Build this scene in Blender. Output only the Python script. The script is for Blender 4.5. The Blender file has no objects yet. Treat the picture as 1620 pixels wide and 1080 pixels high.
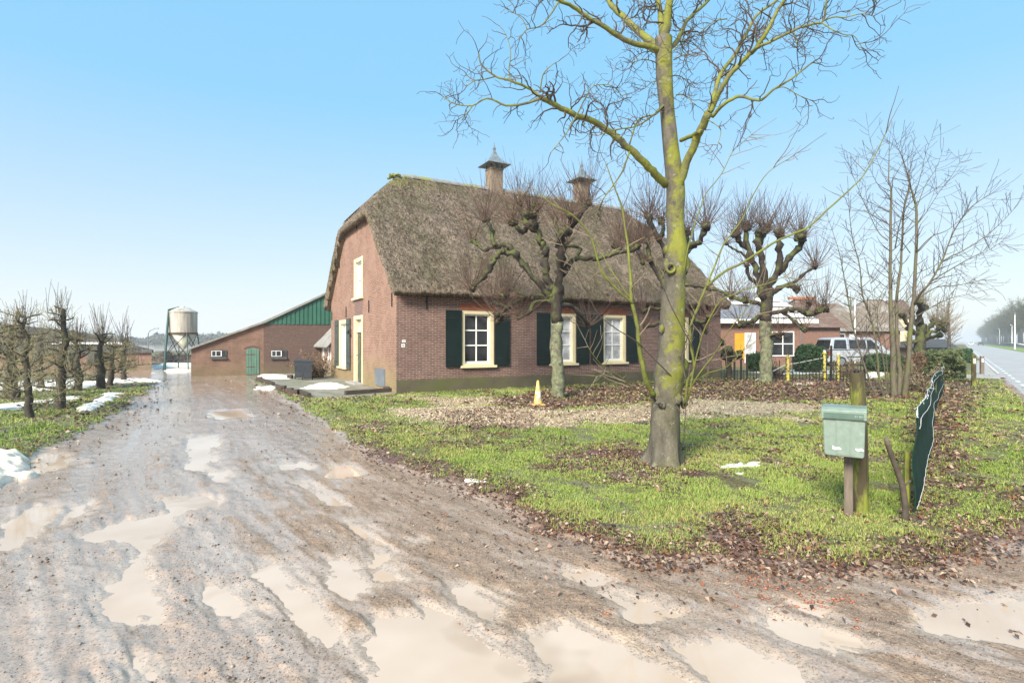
import bpy, math, random
import numpy as np
from mathutils import Vector, Matrix

SC = bpy.context.scene
COL = SC.collection
F, H = 880.0, 1.65          # focal length in photo pixels, eye height (m)
rad = math.radians

# ------------------------------------------------------------ camera, sky, sun, exposure
cd = bpy.data.cameras.new("camera"); cam = bpy.data.objects.new("camera", cd); COL.objects.link(cam)
cd.sensor_width = 36; cd.lens = 36*F/1620; cd.clip_start = 0.05; cd.clip_end = 9000
cam.location = (0, 0, H); cam.rotation_euler = (rad(90), 0, 0)
SC.camera = cam
SUN_EL, SUN_AZ = 34, 208     # azimuth clockwise from +Y
world = bpy.data.worlds.new("World"); SC.world = world; world.use_nodes = True
wn = world.node_tree; bg = wn.nodes["Background"]
sky = wn.nodes.new("ShaderNodeTexSky"); sky.sky_type = 'NISHITA'; sky.sun_disc = False
sky.sun_elevation = rad(SUN_EL); sky.sun_rotation = rad(SUN_AZ)
sky.air_density = 1.1; sky.dust_density = 0.6; sky.ozone_density = 1.0
mx = wn.nodes.new("ShaderNodeMix"); mx.data_type = 'RGBA'; mx.inputs[0].default_value = 0.55    # even, clear winter blue over the physical sky
mx.inputs[7].default_value = (1.15, 2.55, 3.65, 1)
tcw = wn.nodes.new("ShaderNodeTexCoord"); sxw = wn.nodes.new("ShaderNodeSeparateXYZ"); mrw = wn.nodes.new("ShaderNodeMapRange")
wn.links.new(tcw.outputs['Generated'], sxw.inputs[0]); wn.links.new(sxw.outputs[2], mrw.inputs[0])
mrw.inputs[1].default_value = 0.02; mrw.inputs[2].default_value = 0.38; mrw.inputs[3].default_value = 0.0; mrw.inputs[4].default_value = 1.0
hzm = wn.nodes.new("ShaderNodeMix"); hzm.data_type = 'RGBA'; hzm.inputs[6].default_value = (3.15, 3.3, 3.45, 1); hzm.inputs[7].default_value = (1.15, 2.75, 4.15, 1)
wn.links.new(mrw.outputs[0], hzm.inputs[0]); wn.links.new(hzm.outputs[2], mx.inputs[7]); mx.inputs[0].default_value = 0.8; wn.links.new(sky.outputs[0], mx.inputs[6])
wn.links.new(mx.outputs[2], bg.inputs[0]); bg.inputs[1].default_value = 0.13
sd = bpy.data.lights.new("sun", 'SUN'); sun = bpy.data.objects.new("sun", sd); COL.objects.link(sun)
sd.energy = 4.2; sd.angle = rad(20); sd.color = (1, 0.92, 0.82)
sv = Vector((math.sin(rad(SUN_AZ))*math.cos(rad(SUN_EL)), math.cos(rad(SUN_AZ))*math.cos(rad(SUN_EL)), math.sin(rad(SUN_EL))))
sun.rotation_euler = sv.to_track_quat('Z', 'Y').to_euler()
SC.view_settings.view_transform = 'Standard'; SC.view_settings.look = 'None'
SC.view_settings.exposure = 0.95; SC.view_settings.gamma = 1; SC.view_settings.use_curve_mapping = False
SC.cycles.max_bounces = 6; SC.cycles.volume_bounces = 1; SC.cycles.volume_max_steps = 32

# ------------------------------------------------------------ helpers
def g(px, py):               # photo pixel -> ground point
    Y = H*F/(py-540.0); return ((px-810)/F*Y, Y)
def wp(px, py, Y):           # photo pixel at a distance -> world point
    return Vector(((px-810)/F*Y, Y, H+(540-py)/F*Y))
def poly(pts): return np.array([g(*p) for p in pts])

def tag(o, label, cat, group=None, kind=None):
    if label: o['label'] = label
    if cat: o['category'] = cat
    if group: o['group'] = group
    if kind: o['kind'] = kind
    return o
def thing(name, loc, label, cat, group=None, rz=0):
    o = bpy.data.objects.new(name, None); COL.objects.link(o); o.location = loc
    o.rotation_euler = (0, 0, rz); o.empty_display_size = 0.2
    return tag(o, label, cat, group)
def root_inv(o):
    return (Matrix.Translation(o.location) @ Matrix.Rotation(o.rotation_euler[2], 4, 'Z')).inverted()
def dup(root, loc, rz, label, group=None):
    r = root.copy(); COL.objects.link(r); r.location = loc; r.rotation_euler = (0, 0, rz)
    r['label'] = label
    if group: r['group'] = group
    for ch in list(root.children):
        c = ch.copy(); COL.objects.link(c); c.parent = r
        for gch in list(ch.children):
            d = gch.copy(); COL.objects.link(d); d.parent = c
    return r

class MB:
    def __init__(s): s.v = []; s.f = []
    def add(s, vs, fs):
        b = len(s.v); s.v.extend([tuple(p) for p in vs]); s.f.extend([tuple(i+b for i in f) for f in fs]); return s
    def box(s, x0, x1, y0, y1, z0, z1, T=None):
        vs = [(x, y, z) for z in (z0, z1) for y in (y0, y1) for x in (x0, x1)]
        if T is not None: vs = [T @ Vector(p) for p in vs]
        return s.add(vs, [(0,2,3,1),(4,5,7,6),(0,1,5,4),(2,6,7,3),(0,4,6,2),(1,3,7,5)])
    def quad(s, a, b, c, d): return s.add([a, b, c, d], [(0,1,2,3)])
    def prism(s, pts, off):   # polygon (3D) extruded by a vector
        n = len(pts); off = Vector(off)
        vs = [Vector(p) for p in pts]+[Vector(p)+off for p in pts]
        return s.add(vs, [tuple(range(n))[::-1], tuple(range(n, 2*n))]+[(i, (i+1)%n, n+(i+1)%n, n+i) for i in range(n)])
    def tube(s, pts, rs, n=6, rough=0, rnd=None, caps=True):
        pts = [Vector(p) for p in pts]; m = len(pts)
        if isinstance(rs, (int, float)): rs = [rs]*m
        ref = None; vs = []
        for i, p in enumerate(pts):
            t = (pts[min(i+1, m-1)]-pts[max(i-1, 0)])
            if t.length < 1e-9: t = Vector((0, 0, 1))
            t.normalize()
            if ref is None:
                ref = Vector((1, 0, 0)) if abs(t.x) < 0.8 else Vector((0, 1, 0))
            a = ref - t*ref.dot(t)
            if a.length < 1e-6: a = t.orthogonal()
            a.normalize(); ref = a; b = t.cross(a)
            for k in range(n):
                an = 2*math.pi*k/n; r = rs[i]
                if rough: r *= 1+rnd.uniform(-rough, rough)
                vs.append(p+a*(math.cos(an)*r)+b*(math.sin(an)*r))
        fs = [(i*n+k, i*n+(k+1)%n, (i+1)*n+(k+1)%n, (i+1)*n+k) for i in range(m-1) for k in range(n)]
        if caps: fs += [tuple(range(n))[::-1], tuple((m-1)*n+k for k in range(n))]
        return s.add(vs, fs)
    def lathe(s, prof, n=16, c=(0, 0, 0), sq=False):
        vs = []; m = len(prof)
        for r, z in prof:
            for k in range(n):
                an = 2*math.pi*(k+.5)/n
                vs.append((c[0]+r*math.cos(an), c[1]+r*math.sin(an), c[2]+z))
        fs = [(i*n+k, i*n+(k+1)%n, (i+1)*n+(k+1)%n, (i+1)*n+k) for i in range(m-1) for k in range(n)]
        fs += [tuple(range(n))[::-1], tuple((m-1)*n+k for k in range(n))]
        return s.add(vs, fs)
    def blob(s, c, r, rnd, sub=1, j=.25, sz=1):
        import bmesh
        bm = bmesh.new(); bmesh.ops.create_icosphere(bm, subdivisions=sub, radius=r)
        vs = [(c[0]+v.co.x*(q := 1+rnd.uniform(-j, j)), c[1]+v.co.y*q, c[2]+v.co.z*q*sz) for v in bm.verts]
        fs = [tuple(v.index for v in f.verts) for f in bm.faces]; bm.free()
        return s.add(vs, fs)
    def build(s, name, mat, parent=None, local=False, smooth=False, bevel=0):
        me = bpy.data.meshes.new(name); vs = s.v
        if parent is not None and not local:
            p = parent; M = root_inv(p)
            if p.parent is not None: M = M @ root_inv(p.parent)
            vs = [M @ Vector(v) for v in vs]
        me.from_pydata([tuple(v) for v in vs], [], s.f)
        if smooth: me.polygons.foreach_set("use_smooth", [True]*len(me.polygons))
        me.materials.append(mat); me.update()
        o = bpy.data.objects.new(name, me); COL.objects.link(o)
        if parent is not None: o.parent = parent
        if bevel:
            b = o.modifiers.new("bevel", 'BEVEL'); b.width = bevel; b.segments = 2; b.limit_method = 'ANGLE'
        return o

def np_mesh(name, V, Fc, mat, parent=None, origin=None, attrs=None, smooth=False):
    V = np.asarray(V, np.float32); Fc = np.asarray(Fc, np.int32); k = Fc.shape[1]
    if origin is not None: V = V-np.array(origin, np.float32)
    me = bpy.data.meshes.new(name)
    me.vertices.add(len(V)); me.vertices.foreach_set("co", V.ravel())
    me.loops.add(Fc.size); me.loops.foreach_set("vertex_index", Fc.ravel())
    me.polygons.add(len(Fc)); me.polygons.foreach_set("loop_start", np.arange(len(Fc), dtype=np.int32)*k)
    me.polygons.foreach_set("loop_total", np.full(len(Fc), k, np.int32))
    if smooth: me.polygons.foreach_set("use_smooth", np.ones(len(Fc), bool))
    for nm, A in (attrs or {}).items():
        at = me.attributes.new(nm, 'FLOAT_COLOR', 'POINT')
        B = np.ones((len(V), 4), np.float32); B[:, :A.shape[1]] = A; at.data.foreach_set("color", B.ravel())
    me.materials.append(mat); me.update(calc_edges=True)
    o = bpy.data.objects.new(name, me); COL.objects.link(o)
    if parent is not None: o.parent = parent
    return o

# value noise in numpy
_rs = np.random.RandomState(7); _G = _rs.rand(256, 256).astype(np.float32)
def vn(x, y, o=0):
    x = x+o*17.3; y = y+o*9.1
    xi = np.floor(x).astype(int); yi = np.floor(y).astype(int); fx = x-xi; fy = y-yi
    fx = fx*fx*(3-2*fx); fy = fy*fy*(3-2*fy)
    a = _G[xi & 255, yi & 255]; b = _G[(xi+1) & 255, yi & 255]; c = _G[xi & 255, (yi+1) & 255]; d = _G[(xi+1) & 255, (yi+1) & 255]
    return (a*(1-fx)+b*fx)*(1-fy)+(c*(1-fx)+d*fx)*fy
def fbm(x, y, oc=4, o=0):
    s = 0; a = .5; t = 0
    for i in range(oc):
        s = s+a*vn(x*2**i, y*2**i, o+i*3); t += a; a *= .55
    return s/t
def sdist(P, x, y):          # signed distance, negative inside
    d = np.full(x.shape, 1e9); ins = np.zeros(x.shape, bool); n = len(P)
    for i in range(n):
        ax, ay = P[i]; bx, by = P[(i+1) % n]; ex, ey = bx-ax, by-ay
        t = np.clip(((x-ax)*ex+(y-ay)*ey)/(ex*ex+ey*ey+1e-12), 0, 1)
        d = np.minimum(d, np.hypot(x-ax-t*ex, y-ay-t*ey))
        c = ((ay > y) != (by > y))
        with np.errstate(divide='ignore', invalid='ignore'):
            ins ^= c & (x < (bx-ax)*(y-ay)/((by-ay) if by != ay else 1e-12)+ax)
    return np.where(ins, -d, d)
def sstep(a, b, x):
    t = np.clip((x-a)/(b-a), 0, 1); return t*t*(3-2*t)

# ------------------------------------------------------------ materials
def newmat(name):
    m = bpy.data.materials.new(name); m.use_nodes = True; nt = m.node_tree
    return m, nt, nt.nodes["Principled BSDF"]
def nd(nt, typ, inp=None, **props):
    n = nt.nodes.new(typ)
    for k, v in props.items(): setattr(n, k, v)
    for k, v in (inp or {}).items():
        s = n.inputs[k]
        if isinstance(v, bpy.types.NodeSocket): nt.links.new(v, s)
        else: s.default_value = v
    return n
def c4(c): return (c[0], c[1], c[2], 1)
def mixc(nt, fac, a, b, bt='MIX'):
    n = nt.nodes.new('ShaderNodeMix'); n.data_type = 'RGBA'; n.blend_type = bt
    for s, v in ((n.inputs[0], fac), (n.inputs[6], a), (n.inputs[7], b)):
        if isinstance(v, bpy.types.NodeSocket): nt.links.new(v, s)
        else: s.default_value = c4(v) if isinstance(v, tuple) else v
    return n.outputs[2]
def mth(nt, op, a, b=0.0, c=0.0):
    n = nt.nodes.new('ShaderNodeMath'); n.operation = op
    for i, v in enumerate((a, b, c)):
        if isinstance(v, bpy.types.NodeSocket): nt.links.new(v, n.inputs[i])
        else: n.inputs[i].default_value = v
    return n.outputs[0]
def ramp(nt, fac, lo, hi, a=0.0, b=1.0):
    n = nd(nt, 'ShaderNodeMapRange', {0: fac, 1: lo, 2: hi, 3: a, 4: b}); return n.outputs[0]
def coords(nt, scale=(1, 1, 1), kind='Object'):
    tc = nt.nodes.new('ShaderNodeTexCoord')
    return nd(nt, 'ShaderNodeMapping', {0: tc.outputs[kind], 3: scale}).outputs[0]
def noise(nt, vec, scale, detail=4, rough=.6):
    return nd(nt, 'ShaderNodeTexNoise', {'Vector': vec, 'Scale': scale, 'Detail': detail, 'Roughness': rough}).outputs[0]
def bump(nt, h, strength=.4, dist=.02, normal=None):
    i = {'Height': h, 'Strength': strength, 'Distance': dist}
    if normal: i['Normal'] = normal
    return nd(nt, 'ShaderNodeBump', i).outputs[0]
def mvar(name, a, b, scale=6, rough=.8, bmp=.3, dist=.01, sc=(1, 1, 1), c=None, cs=2, camt=(.5, .65), metal=0, spec=.4, r2=None):
    m, nt, p = newmat(name); v = coords(nt, sc)
    n1 = noise(nt, v, scale); col = mixc(nt, ramp(nt, n1, .35, .65), a, b)
    if c:
        n2 = noise(nt, v, cs, 5, .7); col = mixc(nt, ramp(nt, n2, camt[0], camt[1]), col, c)
    nt.links.new(col, p.inputs['Base Color']); p.inputs['Roughness'].default_value = rough
    if r2 is not None:
        nt.links.new(ramp(nt, noise(nt, v, scale*.7), .35, .65, rough, r2), p.inputs['Roughness'])
    p.inputs['Metallic'].default_value = metal; p.inputs['Specular IOR Level'].default_value = spec
    if bmp: nt.links.new(bump(nt, noise(nt, v, scale*4, 6), bmp, dist), p.inputs['Normal'])
    return m
def brick(name, c1, c2, mortar, moss=(.16, .17, .05), mossz=(.9, .2), bw=.215, rh=.056, dark=None, patch=None):
    m, nt, p = newmat(name); tc = nt.nodes.new('ShaderNodeTexCoord')
    sx = nd(nt, 'ShaderNodeSeparateXYZ', {0: tc.outputs['Object']})
    u = mth(nt, 'ADD', sx.outputs[0], sx.outputs[1])
    v = nd(nt, 'ShaderNodeCombineXYZ', {0: u, 1: sx.outputs[2]}).outputs[0]
    br = nd(nt, 'ShaderNodeTexBrick', {'Vector': v, 'Color1': c4(c1), 'Color2': c4(c2), 'Mortar': c4(mortar), 'Scale': 1, 'Mortar Size': .0055, 'Mortar Smooth': .3, 'Bias': 0, 'Brick Width': bw, 'Row Height': rh})
    n1 = noise(nt, tc.outputs['Object'], 1.3, 5, .65); n3 = noise(nt, tc.outputs['Object'], 9, 4, .6)
    col = mixc(nt, ramp(nt, n3, .3, .7, .0, .5), br.outputs[0], tuple(x*.62 for x in c1), 'MIX')
    if patch: col = mixc(nt, ramp(nt, n1, .46, .60, 0, .5), col, patch)
    if dark: col = mixc(nt, ramp(nt, noise(nt, tc.outputs['Object'], .7, 3), .5, .65, 0, .5), col, dark)
    zz = mth(nt, 'ADD', sx.outputs[2], mth(nt, 'MULTIPLY', n1, -1.0))
    mz = ramp(nt, zz, mossz[0]-.5, mossz[1]-.5, 0, .75)
    col = mixc(nt, mth(nt, 'MULTIPLY', mz, ramp(nt, n3, .35, .6)), col, moss)
    nt.links.new(col, p.inputs['Base Color']); p.inputs['Roughness'].default_value = .85
    h = mth(nt, 'ADD', mth(nt, 'MULTIPLY', br.outputs[1], -1.0), mth(nt, 'MULTIPLY', n3, .5))
    nt.links.new(bump(nt, h, .5, .008), p.inputs['Normal'])
    return m
def bark(name, a, b, moss, mamt=(.45, .6), lich=None, ms=3.0, mdir=None, stretch=.35, scale=14, zlo=None):
    m, nt, p = newmat(name); v = coords(nt, (1, 1, stretch)); v1 = coords(nt)
    n1 = noise(nt, v, scale, 6, .7); n2 = noise(nt, v1, ms, 6, .7)
    col = mixc(nt, ramp(nt, n1, .35, .65), a, b)
    mf = ramp(nt, n2, mamt[0], mamt[1])
    if mdir:
        ge = nt.nodes.new('ShaderNodeNewGeometry')
        dt = nd(nt, 'ShaderNodeVectorMath', {0: ge.outputs['Normal'], 1: mdir}, operation='DOT_PRODUCT').outputs['Value']
        mf = ramp(nt, mth(nt, 'ADD', n2, mth(nt, 'MULTIPLY', dt, .22)), mamt[0], mamt[1])
    if zlo:
        sx = nd(nt, 'ShaderNodeSeparateXYZ', {0: nt.nodes.new('ShaderNodeTexCoord').outputs['Object']})
        mf = mth(nt, 'MULTIPLY', mf, ramp(nt, mth(nt, 'ADD', sx.outputs[2], mth(nt, 'MULTIPLY', n2, .5)), zlo, zlo+.3, .12, 1))
    col = mixc(nt, mf, col, mixc(nt, ramp(nt, n1, .3, .7), moss, tuple(x*.55 for x in moss)))
    if lich:
        n4 = noise(nt, v1, 9, 4, .75); col = mixc(nt, ramp(nt, n4, .60, .70, 0, .6), col, lich)
    nt.links.new(col, p.inputs['Base Color']); p.inputs['Roughness'].default_value = .85
    nt.links.new(bump(nt, mth(nt, 'ADD', n1, noise(nt, v1, 30, 4)), .8, .015), p.inputs['Normal'])
    return m
def glass(name, c=(.016, .017, .018), r=.06):
    m, nt, p = newmat(name); v = coords(nt)
    nt.links.new(mixc(nt, ramp(nt, noise(nt, v, 2.5, 3), .35, .65), c, tuple(x*2.2 for x in c)), p.inputs['Base Color'])
    p.inputs['Roughness'].default_value = r; p.inputs['Specular IOR Level'].default_value = .38
    nt.links.new(bump(nt, noise(nt, v, 1.5, 2), .05, .02), p.inputs['Normal']); return m

M = {}
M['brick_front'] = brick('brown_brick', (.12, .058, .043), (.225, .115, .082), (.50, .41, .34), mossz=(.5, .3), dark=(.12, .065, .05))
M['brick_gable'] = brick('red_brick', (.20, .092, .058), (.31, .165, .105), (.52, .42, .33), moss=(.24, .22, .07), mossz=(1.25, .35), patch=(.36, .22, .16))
M['brick_barn'] = brick('barn_brick', (.145, .075, .05), (.19, .105, .07), (.23, .165, .125), moss=(.13, .12, .05), mossz=(.8, .1), patch=(.27, .15, .10))
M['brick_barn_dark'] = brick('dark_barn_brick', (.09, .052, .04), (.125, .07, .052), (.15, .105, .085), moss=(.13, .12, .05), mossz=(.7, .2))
M['brick_shed'] = brick('shed_brick', (.20, .105, .075), (.26, .14, .10), (.28, .21, .165), moss=(.14, .13, .07), mossz=(.6, .1))
M['brick_annex'] = brick('annex_brick', (.28, .16, .12), (.36, .22, .17), (.38, .3, .25), moss=(.2, .18, .08), mossz=(1.3, .3), patch=(.36, .28, .24))
M['brick_house'] = brick('neighbour_brick', (.20, .095, .065), (.27, .135, .095), (.30, .22, .17), mossz=(.2, 0))
M['lintel'] = mvar('orange_brick_arch', (.36, .12, .06), (.27, .09, .05), 9, .85, .5)
M['plinth'] = mvar('mossy_plinth_render', (.085, .072, .045), (.125, .105, .062), 1.6, .9, .4, c=(.10, .105, .035), cs=1.1, camt=(.45, .65))
M['cream'] = mvar('cream_paint', (.72, .61, .36), (.78, .68, .43), 3, .5, .1, c=(.55, .45, .26), cs=7, camt=(.62, .72))
M['white'] = mvar('white_paint', (.78, .77, .72), (.84, .83, .79), 4, .45, .1)
M['shutter'] = mvar('black_green_paint', (.004, .012, .010), (.007, .018, .015), 2, .3, .05, spec=.3)
M['shutter_side'] = mvar('weathered_green_paint', (.05, .068, .06), (.08, .10, .09), 4, .45, .15)
M['door_green'] = mvar('dark_green_door_paint', (.045, .07, .055), (.06, .085, .065), 5, .35, .1)
M['iron'] = mvar('black_iron', (.012, .011, .010), (.03, .024, .02), 12, .6, .3)
M['glass'] = glass('window_glass'); M['glass_curtain'] = glass('lace_behind_glass', (.30, .30, .30), .15)
M['zinc'] = mvar('weathered_zinc', (.16, .19, .20), (.30, .33, .33), 8, .45, .2, metal=.4)
M['rust'] = mvar('rusty_metal', (.12, .06, .04), (.07, .045, .035), 10, .8, .3)
M['grey_metal'] = mvar('grey_hatch_metal', (.17, .20, .23), (.22, .25, .28), 3, .4, .1, metal=.3)
M['ridge'] = mvar('ridge_tile', (.20, .20, .19), (.30, .29, .27), 5, .8, .4, c=(.26, .27, .06), cs=.9, camt=(.5, .62))
M['roof_sheet'] = mvar('corrugated_fibre_cement', (.20, .19, .175), (.29, .28, .255), 2.5, .85, .3, c=(.15, .16, .09), cs=1.4, camt=(.5, .7))
M['shed_roof'] = mvar('dark_shed_roof', (.05, .047, .04), (.08, .074, .064), 2.5, .95, .3, c=(.10, .094, .08), cs=.7, camt=(.5, .7), spec=.1)
M['green_sheet'] = mvar('green_profiled_steel', (.022, .095, .06), (.032, .12, .08), 1.5, .45, .1)
M['green_door'] = mvar('faded_green_door', (.07, .15, .105), (.11, .20, .145), 6, .7, .3, sc=(1, 1, .3), c=(.10, .12, .08), cs=5, camt=(.6, .68))
M['dark_trim'] = mvar('dark_trim', (.05, .05, .048), (.09, .085, .08), 5, .7, .2)
M['silo'] = mvar('stained_silo_polyester', (.52, .50, .42), (.42, .38, .31), 2.2, .55, .15, sc=(1, 1, .15), c=(.30, .25, .20), cs=2.4, camt=(.45, .62))
M['silo_cone'] = mvar('silo_cone_polyester', (.62, .62, .48), (.52, .51, .40), 2.5, .5, .1)
M['green_steel'] = mvar('green_steel_pipe', (.03, .075, .065), (.045, .10, .085), 6, .5, .1)
M['bin'] = mvar('dark_bin_plastic', (.035, .040, .048), (.05, .056, .065), 6, .38, .15, c=(.09, .095, .10), cs=5, camt=(.6, .75))
M['wood_wet'] = mvar('wet_dark_timber', (.05, .035, .025), (.085, .062, .045), 5, .7, .6, sc=(1, 1, 6))
M['wood_end'] = mvar('grey_weathered_timber', (.12, .095, .07), (.19, .15, .11), 9, .8, .5, sc=(4, 4, .5))
M['post_moss'] = mvar('mossy_post', (.055, .042, .022), (.09, .075, .03), 7, .85, .6, sc=(1, 1, .3), c=(.20, .22, .03), cs=3.2, camt=(.46, .56))
M['mail'] = mvar('grey_green_mailbox_plastic', (.17, .225, .18), (.21, .265, .215), 18, .42, .12, c=(.27, .32, .275), cs=7, camt=(.58, .72))
M['mail_dark'] = mvar('mailbox_flap_plastic', (.07, .12, .09), (.09, .145, .11), 10, .4, .1)
M['sticker'] = mvar('torn_white_sticker', (.75, .75, .72), (.62, .62, .58), 20, .6, .1)
M['fence_cloth'] = mvar('dark_green_fence_sheet', (.008, .030, .020), (.014, .044, .030), 3, .85, .3, sc=(1, 1, .4), c=(.02, .045, .03), cs=8, spec=.12)
M['twine'] = mvar('pale_twine', (.55, .55, .52), (.7, .7, .68), 30, .8, .3)
M['cone'] = mvar('dirty_cone_plastic', (.66, .30, .12), (.70, .48, .30), 7, .6, .2, c=(.80, .55, .06), cs=9, camt=(.5, .56))
M['asphalt'] = mvar('wet_asphalt', (.36, .345, .325), (.42, .40, .38), 1.2, .75, .3, .006, c=(.31, .30, .285), cs=.4, camt=(.5, .7), r2=.6, spec=.2)
M['mark'] = mvar('road_paint', (.75, .75, .74), (.6, .6, .59), 7, .6, .1)
M['paving'] = mvar('mossy_paving', (.24, .225, .165), (.17, .175, .10), 3, .7, .5, c=(.33, .30, .26), cs=1.3, camt=(.45, .65))
M['concrete'] = mvar('pale_concrete', (.34, .32, .29), (.42, .4, .37), 3, .8, .3)
M['van'] = mvar('silver_van_paint', (.46, .48, .50), (.52, .54, .56), 2, .25, .02, metal=.35)
M['tyre'] = mvar('tyre_rubber', (.02, .02, .02), (.035, .035, .035), 9, .85, .2)
M['orange'] = mvar('orange_yellow_panel', (.60, .27, .02), (.66, .32, .03), 3, .5, .05)
M['yellow'] = mvar('peeling_yellow_paint', (.50, .42, .06), (.60, .52, .14), 6, .65, .2, c=(.10, .09, .03), cs=11, camt=(.50, .56))
M['tile'] = mvar('brown_roof_tile', (.12, .07, .05), (.18, .11, .08), 4, .75, .5, sc=(1, 1, 3), c=(.22, .17, .13), cs=1.0, camt=(.5, .7))
M['tile_orange'] = mvar('orange_roof_tile', (.40, .15, .07), (.48, .2, .10), 5, .75, .4)
M['far_thatch'] = mvar('grey_brown_thatch', (.14, .105, .075), (.23, .18, .13), 5, .9, .6, c=(.34, .31, .27), cs=.8, camt=(.5, .66))
M['leaf_green'] = mvar('evergreen_leaf', (.02, .055, .016), (.05, .10, .03), 4, .6, 0)
M['hedge'] = mvar('hedge_leaf', (.06, .085, .03), (.13, .15, .06), 2, .8, 0)
M['dry'] = mvar('dry_shrub', (.13, .08, .045), (.22, .145, .085), 5, .9, 0)
M['bark_big'] = bark('mossy_maple_bark', (.06, .052, .036), (.155, .135, .095), (.235, .24, .03), (.48, .60), lich=(.34, .35, .30), mdir=(.5, -.3, .1), scale=8, zlo=1.15)
M['bark_limb'] = bark('mossy_limb_bark', (.085, .08, .038), (.165, .155, .075), (.25, .26, .035), (.40, .54), lich=(.30, .30, .22), ms=5)
M['twig'] = mvar('dark_twig', (.06, .046, .034), (.11, .085, .06), 8, .85, 0)
M['sucker'] = bark('yellow_green_sucker_bark', (.10, .105, .035), (.16, .15, .05), (.23, .26, .03), (.35, .6), ms=6)
M['bark_poll'] = bark('mossy_linden_bark', (.016, .012, .009), (.05, .036, .025), (.10, .12, .022), (.56, .68), ms=2.6, mdir=(-.3, -.3, .7))
M['bark_poll_low'] = bark('lichen_linden_bark', (.06, .05, .035), (.16, .14, .10), (.24, .27, .13), (.44, .56), lich=(.42, .45, .34), ms=6)
M['shoot'] = mvar('red_brown_shoot', (.075, .045, .032), (.17, .105, .07), 3, .8, 0)
M['shoot_pale'] = mvar('straw_shoot', (.17, .13, .08), (.24, .19, .12), 3, .8, 0)
M['bark_multi'] = bark('green_stem_bark', (.085, .07, .048), (.15, .125, .085), (.15, .17, .04), (.48, .64), ms=3)
M['bark_fruit'] = bark('fruit_tree_bark', (.03, .024, .018), (.075, .058, .04), (.14, .15, .05), (.53, .66), ms=5)
M['twig_fruit'] = mvar('lichen_twig', (.19, .17, .085), (.30, .28, .14), 6, .9, 0, c=(.13, .09, .06), cs=3)
M['far_tree'] = mvar('far_tree_twigs', (.085, .085, .05), (.12, .12, .07), 1, .95, 0)
M['far_trunk'] = mvar('far_tree_trunk', (.06, .06, .05), (.09, .085, .07), 2, .95, 0)
M['pile'] = mvar('dark_brush_pile', (.07, .055, .045), (.14, .11, .09), 4, .9, .6, .05)
M['far_wood'] = mvar('far_wood_twigs', (.10, .11, .09), (.14, .15, .12), .2, 1, 0)
# ------------------------------------------------------------ ground
ANG = math.atan2(880, 1550); U = np.array([math.cos(ANG), math.sin(ANG)]); V_ = np.array([-U[1], U[0]])
RD = np.array([712, 880.])/math.hypot(712, 880); RN = np.array([RD[1], -RD[0]])     # the road and its offset axis
def road(s, off): return (RD[0]*s+RN[0]*off, RD[1]*s+RN[1]*off)
lawn = [g(*p) for p in [(392,601),(425,617),(462,640),(520,678),(590,722),(640,742),(720,772),(800,806),(870,842),(950,872),(1010,884),(1085,886),(1200,890),(1350,905),(1470,905),(1560,888),(1640,868)]]
lawn += [road(9, 1.25), road(20, 1.32), road(60, 1.32), road(400, 1.32), (-60, 420), (-60, 60), (-9, 30)]
LAWN = np.array(lawn)
LEFT = np.array([g(*p) for p in [(0,745),(40,728),(75,712),(120,692),(165,670),(205,645),(236,620),(250,608),(243,603),(205,600),(200,597),(60,592),(-150,590),(-900,600),(-1500,760),(-500,770)]])
LEAF = [poly(q) for q in [
 [(790,632),(900,616),(1140,603),(1300,598),(1440,606),(1450,632),(1300,640),(1100,633),(1010,642),(860,652),(780,648)],
 [(870,722),(960,708),(1010,714),(1090,735),(1100,757),(1040,772),(960,762),(870,745)],
 [(1458,604),(1535,603),(1548,618),(1512,700),(1492,790),(1452,832),(1446,760)],
 [(700,655),(780,648),(860,668),(800,690),(720,690)],
 [(1180,622),(1440,612),(1440,632),(1200,640)]]]
STRAW = [poly(q) for q in [[(620,652),(760,645),(880,655),(1010,645),(1100,637),(1300,642),(1330,652),(1180,658),(1000,672),(800,676),(660,672)]]]
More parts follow.
